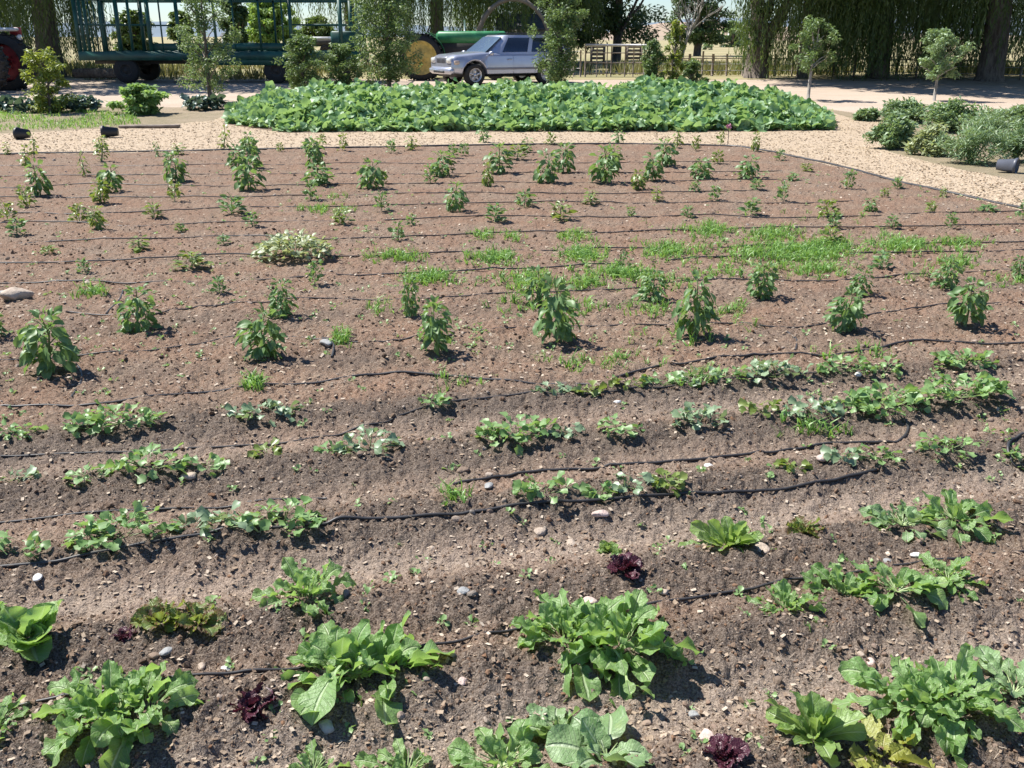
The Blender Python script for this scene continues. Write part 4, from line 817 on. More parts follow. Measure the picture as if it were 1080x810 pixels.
# --- willows
def willow(px, Y, h, rad, zlow, lb, seed, ns=420, tr=.32, mat=ML_will, sector=None, name='willow_tree', hr=None, hd=(0, 0), lean=0., gap=.35, szf=1.):
    hr = hr or rad
    x, y, z, pm = AT(px, Y); rg = np.random.default_rng(seed); t = thing(name, lb, 'tree', (x, y, z), group='willow trees round the field'); mb = MB()
    mb.add(tube([(0, 0, -.1), (0, 0, .15), (lean*.3, 0, 1.2), (lean, .1, 2.6), (lean*1.6, .2, h*.6)], [tr*1.35, tr*1.1, tr, tr*.9, tr*.5], 12))
    for k in range(9):
        a = k*GA; b = np.array([lean, .1, 2.3+.25*k]); e = np.array([lean+math.sin(a)*rad*.7, math.cos(a)*rad*.7, h*.72]); m = (b+e)/2+np.array([0, 0, .7]); mb.add(tube([b, m, e], [tr*.4, tr*.25, tr*.1], 7))
    mb.build('trunk', M_bark, t); mb = MB()
    # hanging strands
    lz = []
    P = []; A = []; S = []; E = []; Vv = []
    for k in range(ns):
        a = rg.uniform(0, 6.28) if sector is None else rg.uniform(*sector); r = rad*math.sqrt(rg.uniform(.15, 1)); den = vnoise(np.array([a*2.4+seed]), np.array([r*1.3]), seed)[0]
        if den < gap: continue
        zt = min(h*.8, 5.2); zb = zlow+rg.exponential(.55)+(.6-den)*1.0; zb = max(zlow*.6, zb)
        if zb > zt-.5: continue
        zs = np.arange(zb, zt, .085*szf); n = len(zs); sway = np.cumsum(rg.normal(0, .012, (n, 2)), 0)[::-1]; sx = math.sin(a)*r+lean; sy = math.cos(a)*r
        P.append(np.stack([sx+sway[:, 0]+rg.normal(0, .03, n), sy+sway[:, 1]+rg.normal(0, .03, n), zs], 1)); A.append(rg.uniform(0, 6.28, n)); E.append(rg.uniform(-1.45, -.7, n)); S.append(rg.uniform(.10, .19, n)*szf); Vv.append(np.clip(rg.random()*.7+rg.random(n)*.3, 0, 1))
        if k % 3 == 0: mb.add(tube(P[-1][::6] if n > 12 else P[-1], .006, 3, False), var=.2)
    P = np.concatenate(P); A = np.concatenate(A); E = np.concatenate(E); S = np.concatenate(S); Vv = np.concatenate(Vv); w = rg.integers(0, 3, len(P))
    for k in range(3): i = w == k; mb.add(lfw[k], mats(P[i], A[i], E[i], rg.uniform(-1, 1, i.sum()), S[i]*1.15), Vv[i])
    nu_ = int(ns*.35)                    # more strands ending higher up close the curtain
    for k in range(nu_):
        a = rg.uniform(0, 6.28); r = rad*math.sqrt(rg.random()); zb = zlow+1.3+rg.exponential(.6); zt = min(h*.8, 5.2)
        if zb > zt-.3: continue
        zs = np.arange(zb, zt, .11*szf); n = len(zs); q = np.stack([math.sin(a)*r+lean+rg.normal(0, .04, n), math.cos(a)*r+rg.normal(0, .04, n), zs], 1); mb.add(lfw[k % 3], mats(q, rg.uniform(0, 6.28, n), rg.uniform(-1.45, -.6, n), rg.uniform(-1, 1, n), rg.uniform(.14, .24, n)*szf), np.clip(rg.random()*.5+rg.random(n)*.3, 0, 1))
    # the rounded head above
    nh = int(9+4.5*hr*hr)
    for k in range(nh):
        a = k*GA; r = hr*math.sqrt(rg.random()); zz = h*.52+(h*.45)*math.sqrt(max(0, 1-(r/hr)**2))*rg.uniform(.1, 1); cloud(mb, (math.sin(a)*r+lean+hd[0], math.cos(a)*r+hd[1], zz), (.9, .9, h*.07), 60, .42, rg, lf1, (-1.2, .2))
    mb.build('crown', mat, t); return t
willow(56, 37.5, 9, 2.3, .5, 'big dark willow trunk with hanging fronds at the left behind the shrub', 21, 400, .42, gap=.3, hr=5.5, hd=(2.5, -2.5))
willow(-30, 41, 9, 4.2, .3, 'dark tree hanging low behind the red tractor', 22, 800, .35, ML_dark)
willow(372, 45, 9, 3.0, 1.6, 'willow with bare lower trunk behind the right end of the trailer', 23, 300, .26, gap=.36)
willow(462, 44, 9, 4.3, 1.3, 'willow hanging over the green tractor', 24, 760, .30, gap=.2)
willow(555, 50, 9, 3.8, 1.1, 'willow behind the silver car roof', 25, 700, .30, gap=.2)
willow(846, 37, 9, 2.7, .2, 'bright willow fronds sweeping the ground right of the ivy-covered tree', 27, 480, .2, gap=.3, hr=4.5, hd=(-.5, -3))
willow(925, 37, 10, 3.4, .15, 'dense willow with fronds to the ground in the middle of the right group', 28, 950, .38, ML_will, gap=.30, hr=6, hd=(-1, -3.))
willow(1043, 35, 10, 3.6, .6, 'thick-trunked willow at the far right', 29, 560, .42, ML_will, gap=.42, hr=6, hd=(-1, -2.5))
willow(1150, 38, 10, 4.2, .3, 'willow reaching in from beyond the right edge', 30, 500, .4, ML_will, gap=.3, hr=6, hd=(0, -3))
willow(975, 42, 10, 3.8, .9, 'willow standing behind the round-headed sapling on the right', 31, 380, .3, ML_dark, gap=.38, szf=1.2)
# dense dark evergreens
def mass(px, Y, w, h, z0, lb, seed, mat, name='evergreen_tree', n=90, leafs=.22, trunkr=.25, cat='tree', el=(-1.2, .5), per=130, vb=.15):
    x, y, z, pm = AT(px, Y); rg = np.random.default_rng(seed); t = thing(name, lb, cat, (x, y, z)); mb = MB()
    mb.add(tube([(0, 0, -.1), (.05, 0, h*.35), (0, 0, h*.7)], [trunkr, trunkr*.8, trunkr*.4], 8))
    for k in range(7): a = k*GA; mb.add(tube([(0, 0, z0*.8+.1*k), (math.sin(a)*w*.2, math.cos(a)*w*.2, z0+h*.2), (math.sin(a)*w*.35, math.cos(a)*w*.35, z0+h*.4)], [trunkr*.4, trunkr*.25, .03], 5))
    mb.build('trunk', M_bark, t); mb = MB()
    for k in range(n):
        a = k*GA; f = rg.random(); zz = z0+(h-z0)*f; env = math.sin(PI*min(1, f*.75+.24))**.6; r = w/2*env*rg.random()**.5*.88; cloud(mb, (math.sin(a)*r, math.cos(a)*r*.8, zz), (w*.10, w*.10, (h-z0)*.07), per, leafs, rg, lf1, el, varb=vb*rg.random()*2)
    mb.build('crown', mat, t); return t
mass(590, 52, 5.5, 7.5, .9, 'dense dark evergreen right behind the car', 41, ML_dark, n=120)
mass(650, 53, 5.5, 7.5, 1.15, 'dense dark evergreen behind the wooden gate', 42, ML_dark, n=120)
mass(735, 62, 4.8, 4.8, .9, 'rounded dark green tree beyond the fence, right of the gate', 43, ML_dark, n=90)
mass(287, 110, 6.6, 5.2, .8, 'bright green domed tree far away seen through the trailer frame', 44, ML_ltree, n=90, leafs=.5, name='domed_tree')
mass(250, 95, 2.6, 5.0, .4, 'dark blue-green tree left of the bright domed tree', 45, ML_dark, n=60, leafs=.45)
mass(193, 90, 2.6, 3.2, 1.0, 'small round dark tree far off behind the middle of the trailer', 46, ML_will, n=50, leafs=.35)
mass(143, 75, 3.4, 2.9, .2, 'bushy dark tree behind the left part of the trailer', 47, ML_will, n=70, leafs=.32)
mass(336, 120, 5, 3.2, .3, 'grey-green tree right of the bright domed tree', 48, ML_will, n=60, leafs=.5)
mass(772, 110, 5, 2.6, .1, 'pale bush on the slope left of the ivy-covered tree', 49, ML_tom, n=30, leafs=.35, name='bush', cat='bush')
mass(744, 90, 1.6, .8, 0, 'small grey bush in the dry field beyond the fence', 50, ML_tom, n=12, leafs=.2, trunkr=.05, per=60, name='bush', cat='bush')
# ivy-covered forked tree
x, y, z, pm = G(797, 82); t = thing('ivy_covered_tree', 'forked tree trunk covered in ivy right of the fence', 'tree', (x, y, z)); rg = np.random.default_rng(51); mb = MB()
k = 1/pm
mb.add(tube([(0, 0, -.1), (0, 0, .6), (.05, 0, 1.3), (-.1, 0, 2.2), (-.25, 0, 3.4), (-.4, 0, 6)], [.50, .42, .36, .28, .22, .1], 12))
mb.add(tube([(.1, 0, 1.2), (.5, -.1, 1.75), (.85, -.2, 2.5), (1.3, -.2, 3.4), (2, 0, 5)], [.26, .22, .19, .15, .08], 10)); mb.add(tube([(0, 0, 1.6), (.3, 0, 2.4), (.45, .1, 3.4), (.6, 0, 5)], [.18, .14, .11, .06], 8))
mb.build('trunk', M_bark, t); mb = MB()
for j in range(34): f = rg.random(); a = rg.uniform(0, 6.28); cloud(mb, (math.sin(a)*.32, math.cos(a)*.3, .2+2.3*f), (.22, .2, .2), 90, .10, rg, lf1, (-1.3, .2))
mb.build('ivy', ML_dark, t); mb = MB()
for j in range(50): a = j*GA; r = rg.random()**.5*3.0; cloud(mb, (math.sin(a)*r+.3, math.cos(a)*r, rg.uniform(4.2, 6.8)), (.7, .7, .5), 60, .3, rg, lf1, (-1.2, .2))
mb.build('crown', ML_dark, t)
# bare dead tree leaning right
x, y, z, pm = AT(718, 50); t = thing('dead_tree', 'bare pale leaning dead branches right of the gate', 'tree', (x, y, z)); rg = np.random.default_rng(52); mb = MB()
def branch(p, d, L, r, dep):
    p = np.array(p, float); d = np.array(d, float); d /= np.linalg.norm(d); e = p+d*L; mb.add(tube([p, (p+e)/2+rg.normal(0, L*.04, 3), e], [r, r*.8, r*.6], 5, False))
    if dep:
        for _ in range(3): branch(e if _ else (p+e)/2, d+rg.normal(0, .38, 3)+(0, 0, .12), L*rg.uniform(.55, .8), r*.55, dep-1)
branch((0, 0, -.1), (.22, 0, 1), 1.5, .09, 4); branch((.1, 0, .9), (.5, 0, 1), 1.5, .07, 4); branch((0, 0, .6), (-.15, 0, 1), 1.2, .05, 3)
mb.build('trunk', M_barkg, t)
# hollow arch of a bent branch behind the car
M_bentw = plain('grey wood', (.20, .165, .13), .85, bmp=.01, scale=8.)
x, y, z, pm = AT(540, 40); sc = 1/pm
pts = []
for a in np.linspace(0, PI, 14): pts.append(((-.35+math.cos(PI-a)*1.55+.4), 0, .1+2.68*math.sin(a)**.75))
tag(MB().add(tube(pts, [.10]*5+[.085]*5+[.07]*4, 8)).build('bent_arch', M_bentw, loc=(x, y, z)), 'curved grey wooden arch rising above the car roof', 'arch')

# dry tall grass and weeds under the fence and behind the trailer (stuff)
rg = np.random.default_rng(71); mb = MB(); n = 26000; Y = rg.uniform(35.6, 46, n); X = rg.uniform(-.62, .62, n)*Y
k = (fbm(X, Y, .35, 3, 19) > .43) & ((X < -4.6) | (Y > 38.5)) ; X, Y = X[k], Y[k]; m = len(X)
mb.add(T([(-.06, 0, 0), (.06, 0, 0), (.03, .6, .05), (-.02, 1, .2)], [(0, 1, 2, 3)]), mats(np.stack([X, Y, H(X, Y)], 1), rg.uniform(0, 6.28, m), rg.uniform(.8, 1.5, m), rg.uniform(-1, 1, m), rg.uniform(.12, .5, m)), rg.random(m))
tag(mb.build('tall_dry_grass', leafmat('dry grass', (.085, .115, .040), (.28, .25, .13), (.1, .15, .05), .6, .25, veins=False, fine=2.)), kind='stuff')
# ============================================================ VEHICLES AND FIXTURES
M_silver = plain('silver car paint', (.43, .45, .53), .28, .5, var=.03, coat=.6)
M_trim = plain('grey car trim', (.22, .22, .25), .5, .1, var=.05)
M_tyre = plain('tyre rubber', (.022, .021, .020), .8, var=.25, bmp=.003, scale=20.)
M_rim = plain('alloy', (.62, .62, .64), .35, .7, var=.08)
M_black = plain('black plastic', (.02, .02, .022), .5)
M_chrome = plain('chrome', (.7, .7, .72), .15, .9, var=.02)
def glassmat(name, c):
    m, nt, out = newmat(name); prin(nt, out, Base_Color=c4(c), Roughness=.04, Specular_IOR_Level=.9, Coat_Weight=.5); return m
M_glass = glassmat('dark window glass', (.012, .016, .028)); M_wind = glassmat('windscreen glass', (.10, .15, .24))
M_lamp = glassmat('lamp lens', (.6, .6, .58)); M_amber = glassmat('pale amber lens', (.45, .36, .30))
M_tgreen = plain('green tractor paint', (.045, .22, .085), .38, var=.25, scale=3., bmp=.0); M_yel = plain('yellow wheel paint', (.55, .40, .10), .5, var=.3, scale=5.)
M_trg = plain('dark green trailer paint', (.012, .075, .060), .5, var=.3, scale=3.); M_trr = plain('trailer rusty steel', (.05, .045, .04), .8)
M_redp = plain('faded red paint', (.30, .035, .04), .45, var=.25, scale=4.); M_whitep = plain('worn white paint', (.62, .62, .60), .5, var=.15)
M_wood = plain('weathered wood', (.22, .175, .14), .85, var=.35, scale=7., bmp=.008); M_galv = plain('galvanised pipe', (.42, .41, .40), .5, .4, var=.2)
def wheel(parent, loc, r, w, rimr, mrim, spokes=5, rz=0., side=-1, lugs=0):
    prof = [(rimr, -w/2), (r*.93, -w/2), (r, -w*.36), (r, w*.36), (r*.93, w/2), (rimr, w/2), (rimr*.96, 0), (rimr, -w/2)]
    mb = MB().add(lathe(prof, 36, 'y'))
    if lugs:
        for k in range(lugs):
            for s in (-1, 1): mb.add(box(s*w*.02, s*w*.24, r+.015, .07, w*.46, .06), mtx(ry=(k+.25*s)/lugs*2*PI))
    wt = mb.build('wheel', M_tyre, parent, loc=loc); wt.rotation_euler = (0, 0, rz)
    mb = MB(); f = side*w*.34
    mb.add(lathe([(rimr, side*w*.5), (rimr*.95, side*w*.5), (rimr*.88, f), (rimr*.80, f-side*.02)], 32, 'y')); mb.add(lathe([(.001, f+side*.03), (rimr*.24, f+side*.03), (rimr*.26, f-side*.03)], 20, 'y'))
    if spokes:
        for k in range(spokes): mb.add(box(0, f, rimr*.52, rimr*.24, .035, rimr*.74, .01), mtx(ry=k/spokes*2*PI))
        mb.add(lathe([(rimr*.9, f-side*.09), (.001, f-side*.09)], 20, 'y'))
    else:
        mb.add(lathe([(rimr*.9, f-side*.01), (rimr*.6, f-side*.05), (rimr*.25, f)], 32, 'y'))
        for k in range(8): mb.add(lathe([(.001, f+side*.025), (rimr*.045, f+side*.02), (rimr*.045, f-side*.05)], 8, 'y'), mtx((rimr*.42*math.cos(k*PI/4), 0, rimr*.42*math.sin(k*PI/4))))
    mb.build('rim', mrim, wt); return wt
# --- silver estate car: +X forward
def make_car(loc, rz, label):
    t = thing('parked_car', label, 'car', loc, rz); xw = (1.45, -1.24); rw = .36
    st = np.unique(np.concatenate([np.linspace(-2.28, 2.25, 46)]+[np.array([q-.44, q-.435, q+.435, q+.44]) for q in xw]))
    secs = []
    for x in st:
        e = min(1, (2.27-abs(x))/.35+.15); w = .90*(1-.10*sm(1.5, 2.3, abs(x))-.03*sm(.6, 0, e)); zb = .38+.06*sm(1.7, 2.3, abs(x))
        for q in xw:
            if abs(x-q) < .44: zb = max(zb, rw+.02+math.sqrt(.44**2-(x-q)**2))
        belt = 1.00+.02*sm(1, -2, x)
        if x > .75: top = 1.10-.09*sm(.75, 2.2, x)**1.4-.11*sm(2.05, 2.28, x); belt = top-.07
        else: top = 1.08-.10*sm(-2.15, -2.3, x)*1.
        ins = .0 if not any(abs(x-q) < .47 for q in xw) else .012
        P = [(0, zb), (w-.16, zb), (w-.03+ins, zb+.0), (w+ins, zb+.05), (w+ins*.6, max(.62, zb+.06)), (w-.01, max(.78, zb+.08)), (w-.035, belt), (w-.10, top-.02), (w*.6, top+.012), (0, top+.02)]
        secs.append([(x, y, z) for y, z in P]+[(x, -y, z) for y, z in P[::-1]])
    S = np.array(secs); K, n, _ = S.shape; v = S.reshape(-1, 3); mb = MB(); mb.add(T(v, grid_faces(n, K-1, True)))
    for e_ in (0, K-1):
        idx = [e_*n+i for i in range(n)]; mb.add(T(v[idx], [(i, i+1, n-2-i, n-1-i) for i in range(n//2-1)]))
    # cabin: pillars and roof
    B = np.array([(-2.26, .80), (-1.95, .85), (-.3, .86), (.5, .84), (.98, .70)]); Tp = np.array([(-2.16, .66), (-1.9, .72), (-.5, .74), (.12, .71), (.26, .58)])
    zb, zt = 1.02, 1.65; rg_ = []
    for f, zz in ((0, zb), (.5, .5*(zb+zt)+.0), (.93, zt-.045), (1., zt)):
        g = f if f < .95 else 1.06; L = B*(1-g)+Tp*g; rg_.append([(a, b, zz) for a, b in L]+[(a, -b, zz) for a, b in L[::-1]])
    cv = np.array(rg_).reshape(-1, 3); mb.add(T(cv, grid_faces(10, 3, True)))
    i = 30; mb.add(T(cv[30:40]+(0, 0, .0), [(0, 1, 8, 9), (1, 2, 7, 8), (2, 3, 6, 7), (3, 4, 5, 6)]))
    mb.build('body', M_silver, t)
    MB().add(box(0, 0, .5, 4.1, 1.3, .42)).build('underbody', M_black, t)
    def pt(x_, f, s, off=.006):          # point on the cabin side: station in B/Tp parameter, height fraction
        q = x_; i = min(int(q), 3); a = q-i; b = B[i]*(1-a)+B[i+1]*a; tp = Tp[i]*(1-a)+Tp[i+1]*a; p = b*(1-f)+tp*f; return (p[0], s*(p[1]+off), zb+(zt-zb)*f)
    def pane(q0, q1, s, name, mat, f0=.12, f1=.86):
        qs = np.linspace(q0, q1, 6); v = [pt(q, f0, s) for q in qs]+[pt(q, f1, s) for q in qs]; v2 = [(a, b-s*.012, c) for a, b, c in v]
        MB().add(T(v+v2, [(i, i+1, 7+i, 6+i) for i in range(5)]+[(i, i+1, 13+i, 12+i) for i in range(5)])).build(name, mat, t)
    for s in (-1, 1):
        pane(.15, .88, s, 'side_window', M_glass); pane(1.0, 1.78, s, 'side_window', M_glass); pane(1.88, 2.95, s, 'side_window', M_glass)
        # doors with seams and handles
        for x0, x1, nm in ((.05, 1.0, 'door'), (-.88, .02, 'door')):
            zl = .40; w = .903; d = MB()
            d.add(T([(x0, s*w, zl), (x1, s*w, zl), (x1, s*(w+.004), .62), (x0, s*(w+.004), .62), (x1, s*(w-.006), .78), (x0, s*(w-.006), .78), (x1, s*(w-.03), .965), (x0, s*(w-.03), .965)], [(0, 1, 2, 3), (3, 2, 4, 5), (5, 4, 6, 7)]))
            do = d.build(nm, M_silver, t); MB().add(box((x0+.13), s*(w+.005), .86, .16, .03, .035, .01)).build('handle', M_silver, do)
        MB().add(box(.45-.4, s*.915, .56, 3.0-1.0, .02, .07, .006)).build('side_moulding', M_trim, t)
        MB().add(box(.92, s*1.0, 1.06, .12, .18, .14, .03)).build('wing_mirror', M_silver, t)
        MB().add(box(2.195, s*.60, .83, .17, .32, .19, .03)).build('headlight', M_lamp, t)
        MB().add(box(2.08, s*.83, .77, .18, .10, .13, .02)).build('indicator', M_amber, t)
        MB().add(box(-2.24, s*.72, .85, .08, .18, .3, .02)).build('tail_light', M_amber, t)
        MB().add(tube([(-1.8, s*.56, 1.67), (-1.7, s*.56, 1.71), (-.3, s*.58, 1.71), (-.15, s*.58, 1.67)], .018, 6)).build('roof_rail', M_black, t)
    # windscreen
    w0, w1 = .72, .63; a, b = (.995, 1.08), (.34, 1.59); v = []
    for f in (0, 1):
        for s in (-1, -.5, 0, .5, 1): ww = w0*(1-f)+w1*f; v.append(((a[0]*(1-f)+b[0]*f)+.035*(1-s*s)+.02, s*ww, a[1]*(1-f)+b[1]*f))
    v2 = [(p[0]-.015, p[1], p[2]) for p in v]; MB().add(T(v+v2, [(i, i+1, 6+i, 5+i) for i in range(4)]+[(10+i, 11+i, 16+i, 15+i) for i in range(4)])).build('windscreen', M_wind, t)
    g = MB().add(box(2.2, 0, .83, .08, .80, .24, .02)).build('grille', M_silver, t); mb = MB()
    for k in range(7): mb.add(box(2.243, (k-3)*.10, .83, .02, .068, .18))
    mb.build('grille_opening', M_black, g)
    MB().add(box(2.22, 0, .50, .22, 1.66, .24, .07)).build('front_bumper', M_silver, t); MB().add(box(2.335, 0, .46, .02, .8, .07)).build('lower_grille', M_black, t)
    MB().add(box(-2.26, 0, .52, .2, 1.66, .26, .06)).build('rear_bumper', M_silver, t)
    for q in xw:
        for s in (-1, 1): wheel(t, (q, s*.80, rw), rw, .23, .225, M_rim, 5, side=s)
    return t
x, y, z, pm = AT(529, 33.2); make_car((x, y, z), R(209), 'silver-grey estate car parked behind the squash bed').scale = (.98, .98, .93)
# --- green trailer with tall rail frame
x0, Y, z, pm = AT(103, 34.3); L = 282/pm; t = thing('farm_trailer', 'long dark green flat farm trailer with tall open rail sides', 'trailer', (x0, Y, z)); V = 32.2
def hx(px): return (px-103)/pm
def hz(py): return (89-py)/V
mb = MB(); mb.add(box(L/2, 0, hz(61), L, 2.2, .22)); mb.add(box(L/2, -1.13, hz(61), L+.06, .06, .28)); mb.add(box(L/2, 1.13, hz(61), L+.06, .06, .28)); mb.build('deck', M_trg, t)
mb = MB(); mb.add(box(L/2, -.5, hz(67), L*.95, .1, .16)); mb.add(box(L/2, .5, hz(67), L*.95, .1, .16))
for k in range(8): mb.add(box(.6+k*1.15, 0, hz(65), .08, 1.9, .1))
for q in (147, 300): mb.add(box(hx(q), 0, .45, .1, 2.0, .1)); mb.add(box(hx(q), 0, .60, .5, 1.2, .12))
mb.build('chassis', M_trr, t)
for s, yy in ((-1, -1.08), (1, 1.08)):
    for q, w in ((104, .09), (145, .09), (205, .08), (287, .05), (368, .10)) if s > 0 else ((104, .09), (109, .06), (114, .05), (129, .05), (145, .09), (157, .06), (176, .09), (188, .035), (205, .08), (242, .06), (261, .04), (287, .05), (310, .035), (318, .08), (368, .10), (384, .06)):
        MB().add(box(hx(q), yy, (hz(4)+hz(58))/2, w*1.2, w*1.2, hz(4)-hz(58))).build('rail_post', M_trg, t)
    MB().add(box(L/2, yy, hz(5), L+.05, .06, .08)).build('top_rail', M_trg, t)
    MB().add(box(hx(140), yy, hz(30), hx(176), .05, .05)).build('middle_rail', M_trg, t); MB().add(box((hx(320)+hx(385))/2, yy, hz(30), hx(385)-hx(320), .05, .05)).build('middle_rail', M_trg, t)
    mb = MB(); mb.add(box((hx(177)+hx(315))/2, yy, hz(52), hx(315)-hx(177), .04, .22)); mb.build('side_board', M_trg, t)
    mb = MB(); mb.add(box((hx(240)+hx(310))/2, yy-.06*s*-1, hz(66), hx(310)-hx(240), .03, .28)); mb.build('side_board', M_trg, t)
    for q in (147, 300): wheel(t, (hx(q), s*.98, .41), .41, .26, .2, M_trr, 0, side=s)
for q in (104, 384):
    mb = MB(); mb.add(box(hx(q), 0, hz(2), .06, 2.1, .07)); mb.add(box(hx(q), 0, hz(30), .05, 2.1, .05))
    for k in range(5): mb.add(box(hx(q), -.8+.4*k, (hz(2)+hz(58))/2, .04, .04, hz(2)-hz(58)))
    mb.build('end_frame', M_trg, t)
MB().add(box(hx(367), -.1, .48, .22, .25, .95, .03)).build('support_leg', M_trr, t); MB().add(box(hx(370), 0, hz(45), .9, 1.7, .55, .04)).build('machine_panel', M_trg, t)  # green machine at this end, simplified to a plain panel
MB().add(tube([(hx(385), 0, .75), (hx(400), 0, .55), (hx(425), 0, .5)], .05, 8)).build('drawbar', M_trr, t)
# --- green tractor behind the car (+X right)
x, y, z, pm = AT(447, 36); t = thing('green_tractor', 'old green tractor with big yellow rear wheel behind the car bonnet', 'tractor', (x, y, z))
wheel(t, (0, -.85, .74), .76, .34, .57, M_yel, 0, side=-1, lugs=22); wheel(t, (0, .85, .74), .76, .34, .57, M_yel, 0, side=1, lugs=22)
wheel(t, (2.6, -.62, .36), .37, .18, .22, M_yel, 0, side=-1); wheel(t, (2.6, .62, .36), .37, .18, .22, M_yel, 0, side=1)
mb = MB(); mb.add(box(1.75, 0, 1.42, 2.5, .62, .40, .09)); mb.build('hood', M_tgreen, t); mb = MB(); mb.add(box(1.75, 0, 1.0, 2.2, .42, .5, .04)); mb.add(box(.1, 0, .8, 1.2, .5, .5, .05)); mb.add(tube([(0, -.9, .74), (0, .9, .74)], .09, 8)); mb.build('engine', M_trr, t)
MB().add(box(3.02, 0, 1.35, .05, .5, .46, .02)).build('radiator_grille', M_black, t)
mb = MB(); mb.add(box(-.25, 0, 1.35, .45, .5, .08, .03)); mb.add(box(-.5, 0, 1.5, .08, .5, .32, .03)); mb.build('seat', M_black, t)
mb = MB(); mb.add(tube([(.45, 0, 1.3), (.2, 0, 1.62)], .02, 6)); mb.add(tube([(.2+.05*math.cos(a), .2*math.sin(a), 1.62+.16*math.cos(a)) for a in np.linspace(0, 2*PI, 17)], .018, 6)); mb.build('steering_wheel', M_black, t)
MB().add(tube([(1.5, .1, 1.6), (1.5, .1, 2.0)], .03, 8)).build('exhaust_pipe', M_whitep, t)
for s in (-1, 1):
    a = np.linspace(-.2, 2.2, 10); v = [(math.cos(q)*.86, s*yy, .74+math.sin(q)*.86) for yy in (.62, 1.02) for q in a]+[(math.cos(q)*.83, s*yy, .74+math.sin(q)*.83) for yy in (.62, 1.02) for q in a]
    q = grid_faces(9, 1); MB().add(T(v, np.vstack([q, q+20]))).build('fender', M_tgreen, t)
# --- red tractor at the left edge (facing left)
x, y, z, pm = AT(-4, 29.3); t = thing('red_tractor', 'red and white tractor with large red rear wheel cut off by the left edge', 'tractor', (x, y, z))
wheel(t, (0, -.8, .80), .82, .42, .56, M_redp, 0, side=-1, lugs=20); wheel(t, (0, .8, .80), .82, .42, .56, M_redp, 0, side=1, lugs=20); wheel(t, (-2.1, -.7, .38), .39, .2, .22, M_redp, 0, side=-1); wheel(t, (-2.1, .7, .38), .39, .2, .22, M_redp, 0, side=1)
MB().add(lathe([(.60, -1.03), (.575, -1.035), (.55, -1.03), (.55, -1.0)], 36, 'y')).build('rim_ring', M_whitep, t).location = (0, 0, .80)
MB().add(box(-1.6, 0, 1.35, 2.0, .6, .5, .1)).build('hood', M_redp, t); mb = MB(); mb.add(box(-1.3, 0, .85, 2.4, .4, .5, .04)); mb.add(tube([(0, -.9, .8), (0, .9, .8)], .1, 8)); mb.build('engine', M_trr, t)
mb = MB(); mb.add(box(-.1, 0, 1.3, .45, .5, .1, .03)); mb.add(box(.16, 0, 1.5, .08, .5, .36, .03)); mb.build('seat', M_black, t)
for s in (-1, 1):
    mb = MB(); mb.add(box(.12, s*.78, 1.74, .80, .46, .10, .04)); f = mb.build('fender', M_whitep, t); MB().add(box(.38, s*1.0, 1.68, .36, .05, .24, .03), mtx()).build('fender_edge', M_redp, f); MB().add(lathe([(.001, .02), (.08, .02), (.09, -.02), (.05, -.08)], 14, 'z'), mtx((.56, s*.85, 1.52), ry=PI/2)).build('tail_light', M_lamp, t)
mb = MB(); mb.add(tube([(-.75, 0, 1.4), (-.5, 0, 1.75)], .02, 6)); mb.add(tube([(-.5+.05*math.cos(a), .2*math.sin(a), 1.75+.16*math.cos(a)) for a in np.linspace(0, 2*PI, 17)], .018, 6)); mb.build('steering_wheel', M_black, t)
# --- fence and gate
def fpt(px, py=80): a = G(px, py); return a
t = thing('farm_fence', 'low dark post and wire fence running from the gate behind the ivy-covered tree', 'fence', fpt(700)[:3]); o0 = np.array(fpt(700)[:3]); tops = []
for k, px in enumerate([692, 709, 727, 740, 751, 766, 783, 800, 817, 835, 856, 878, 900, 922, 944, 966, 988, 1010, 1032, 1054, 1076, 1100]):
    a = fpt(px, 80+max(0, (px-840)*.02)); h = .80 if k % 3 else .9; ln = random.uniform(-.06, .06); p = np.array(a[:3])-o0
    MB().add(tube([p+(0, 0, -.05), p+(ln, 0, h)], .035 if k % 2 else .05, 6)).build('post', M_wood, t); tops.append((p, ln, h))
for f in (.25, .55, .82):
    MB().add(tube([p+np.array([ln*f, -.04, .78*f]) for p, ln, h in tops], .012 if f < .8 else .02, 4)).build('wire' if f < .8 else 'top_rail', M_galv if f < .8 else M_wood, t)
a = fpt(617, 81); b = fpt(680, 81); o0 = np.array(a[:3]); D = np.array(b[:3])-o0; t = thing('farm_gate', 'wide barred gate with pale top pipe between the car and the saplings', 'gate', a[:3])
MB().add(tube([(0, 0, 1.12), D+(0, 0, 1.12)], .045, 8)).build('top_pipe', M_galv, t)
mb = MB()
for f in (.12, .5, .85): mb.add(tube([(0, 0, f), D+(0, 0, f)], .02, 6))
mb.build('rail', M_wood, t)
for q in (0, .19, .36, .43, .66, .8, .98): MB().add(tube([D*q+(0, 0, -.03), D*q+(0, .0, 1.1)], .03 if q in (0, .98) else .022, 6)).build('bar', M_wood, t)
a = fpt(598, 81); b = fpt(612, 81); t = thing('fence_panel', 'short wire fence panel between the dark fruit tree and the gate', 'fence', a[:3]); D = np.array(b[:3])-np.array(a[:3])
for q in (0, .5, 1): MB().add(tube([D*q+(0, 0, -.03), D*q+(0, 0, .95)], .03, 6)).build('post', M_wood, t)
for f in (.3, .6, .9): MB().add(tube([(0, 0, f), D+(0, 0, f)], .01, 4)).build('wire', M_galv, t)
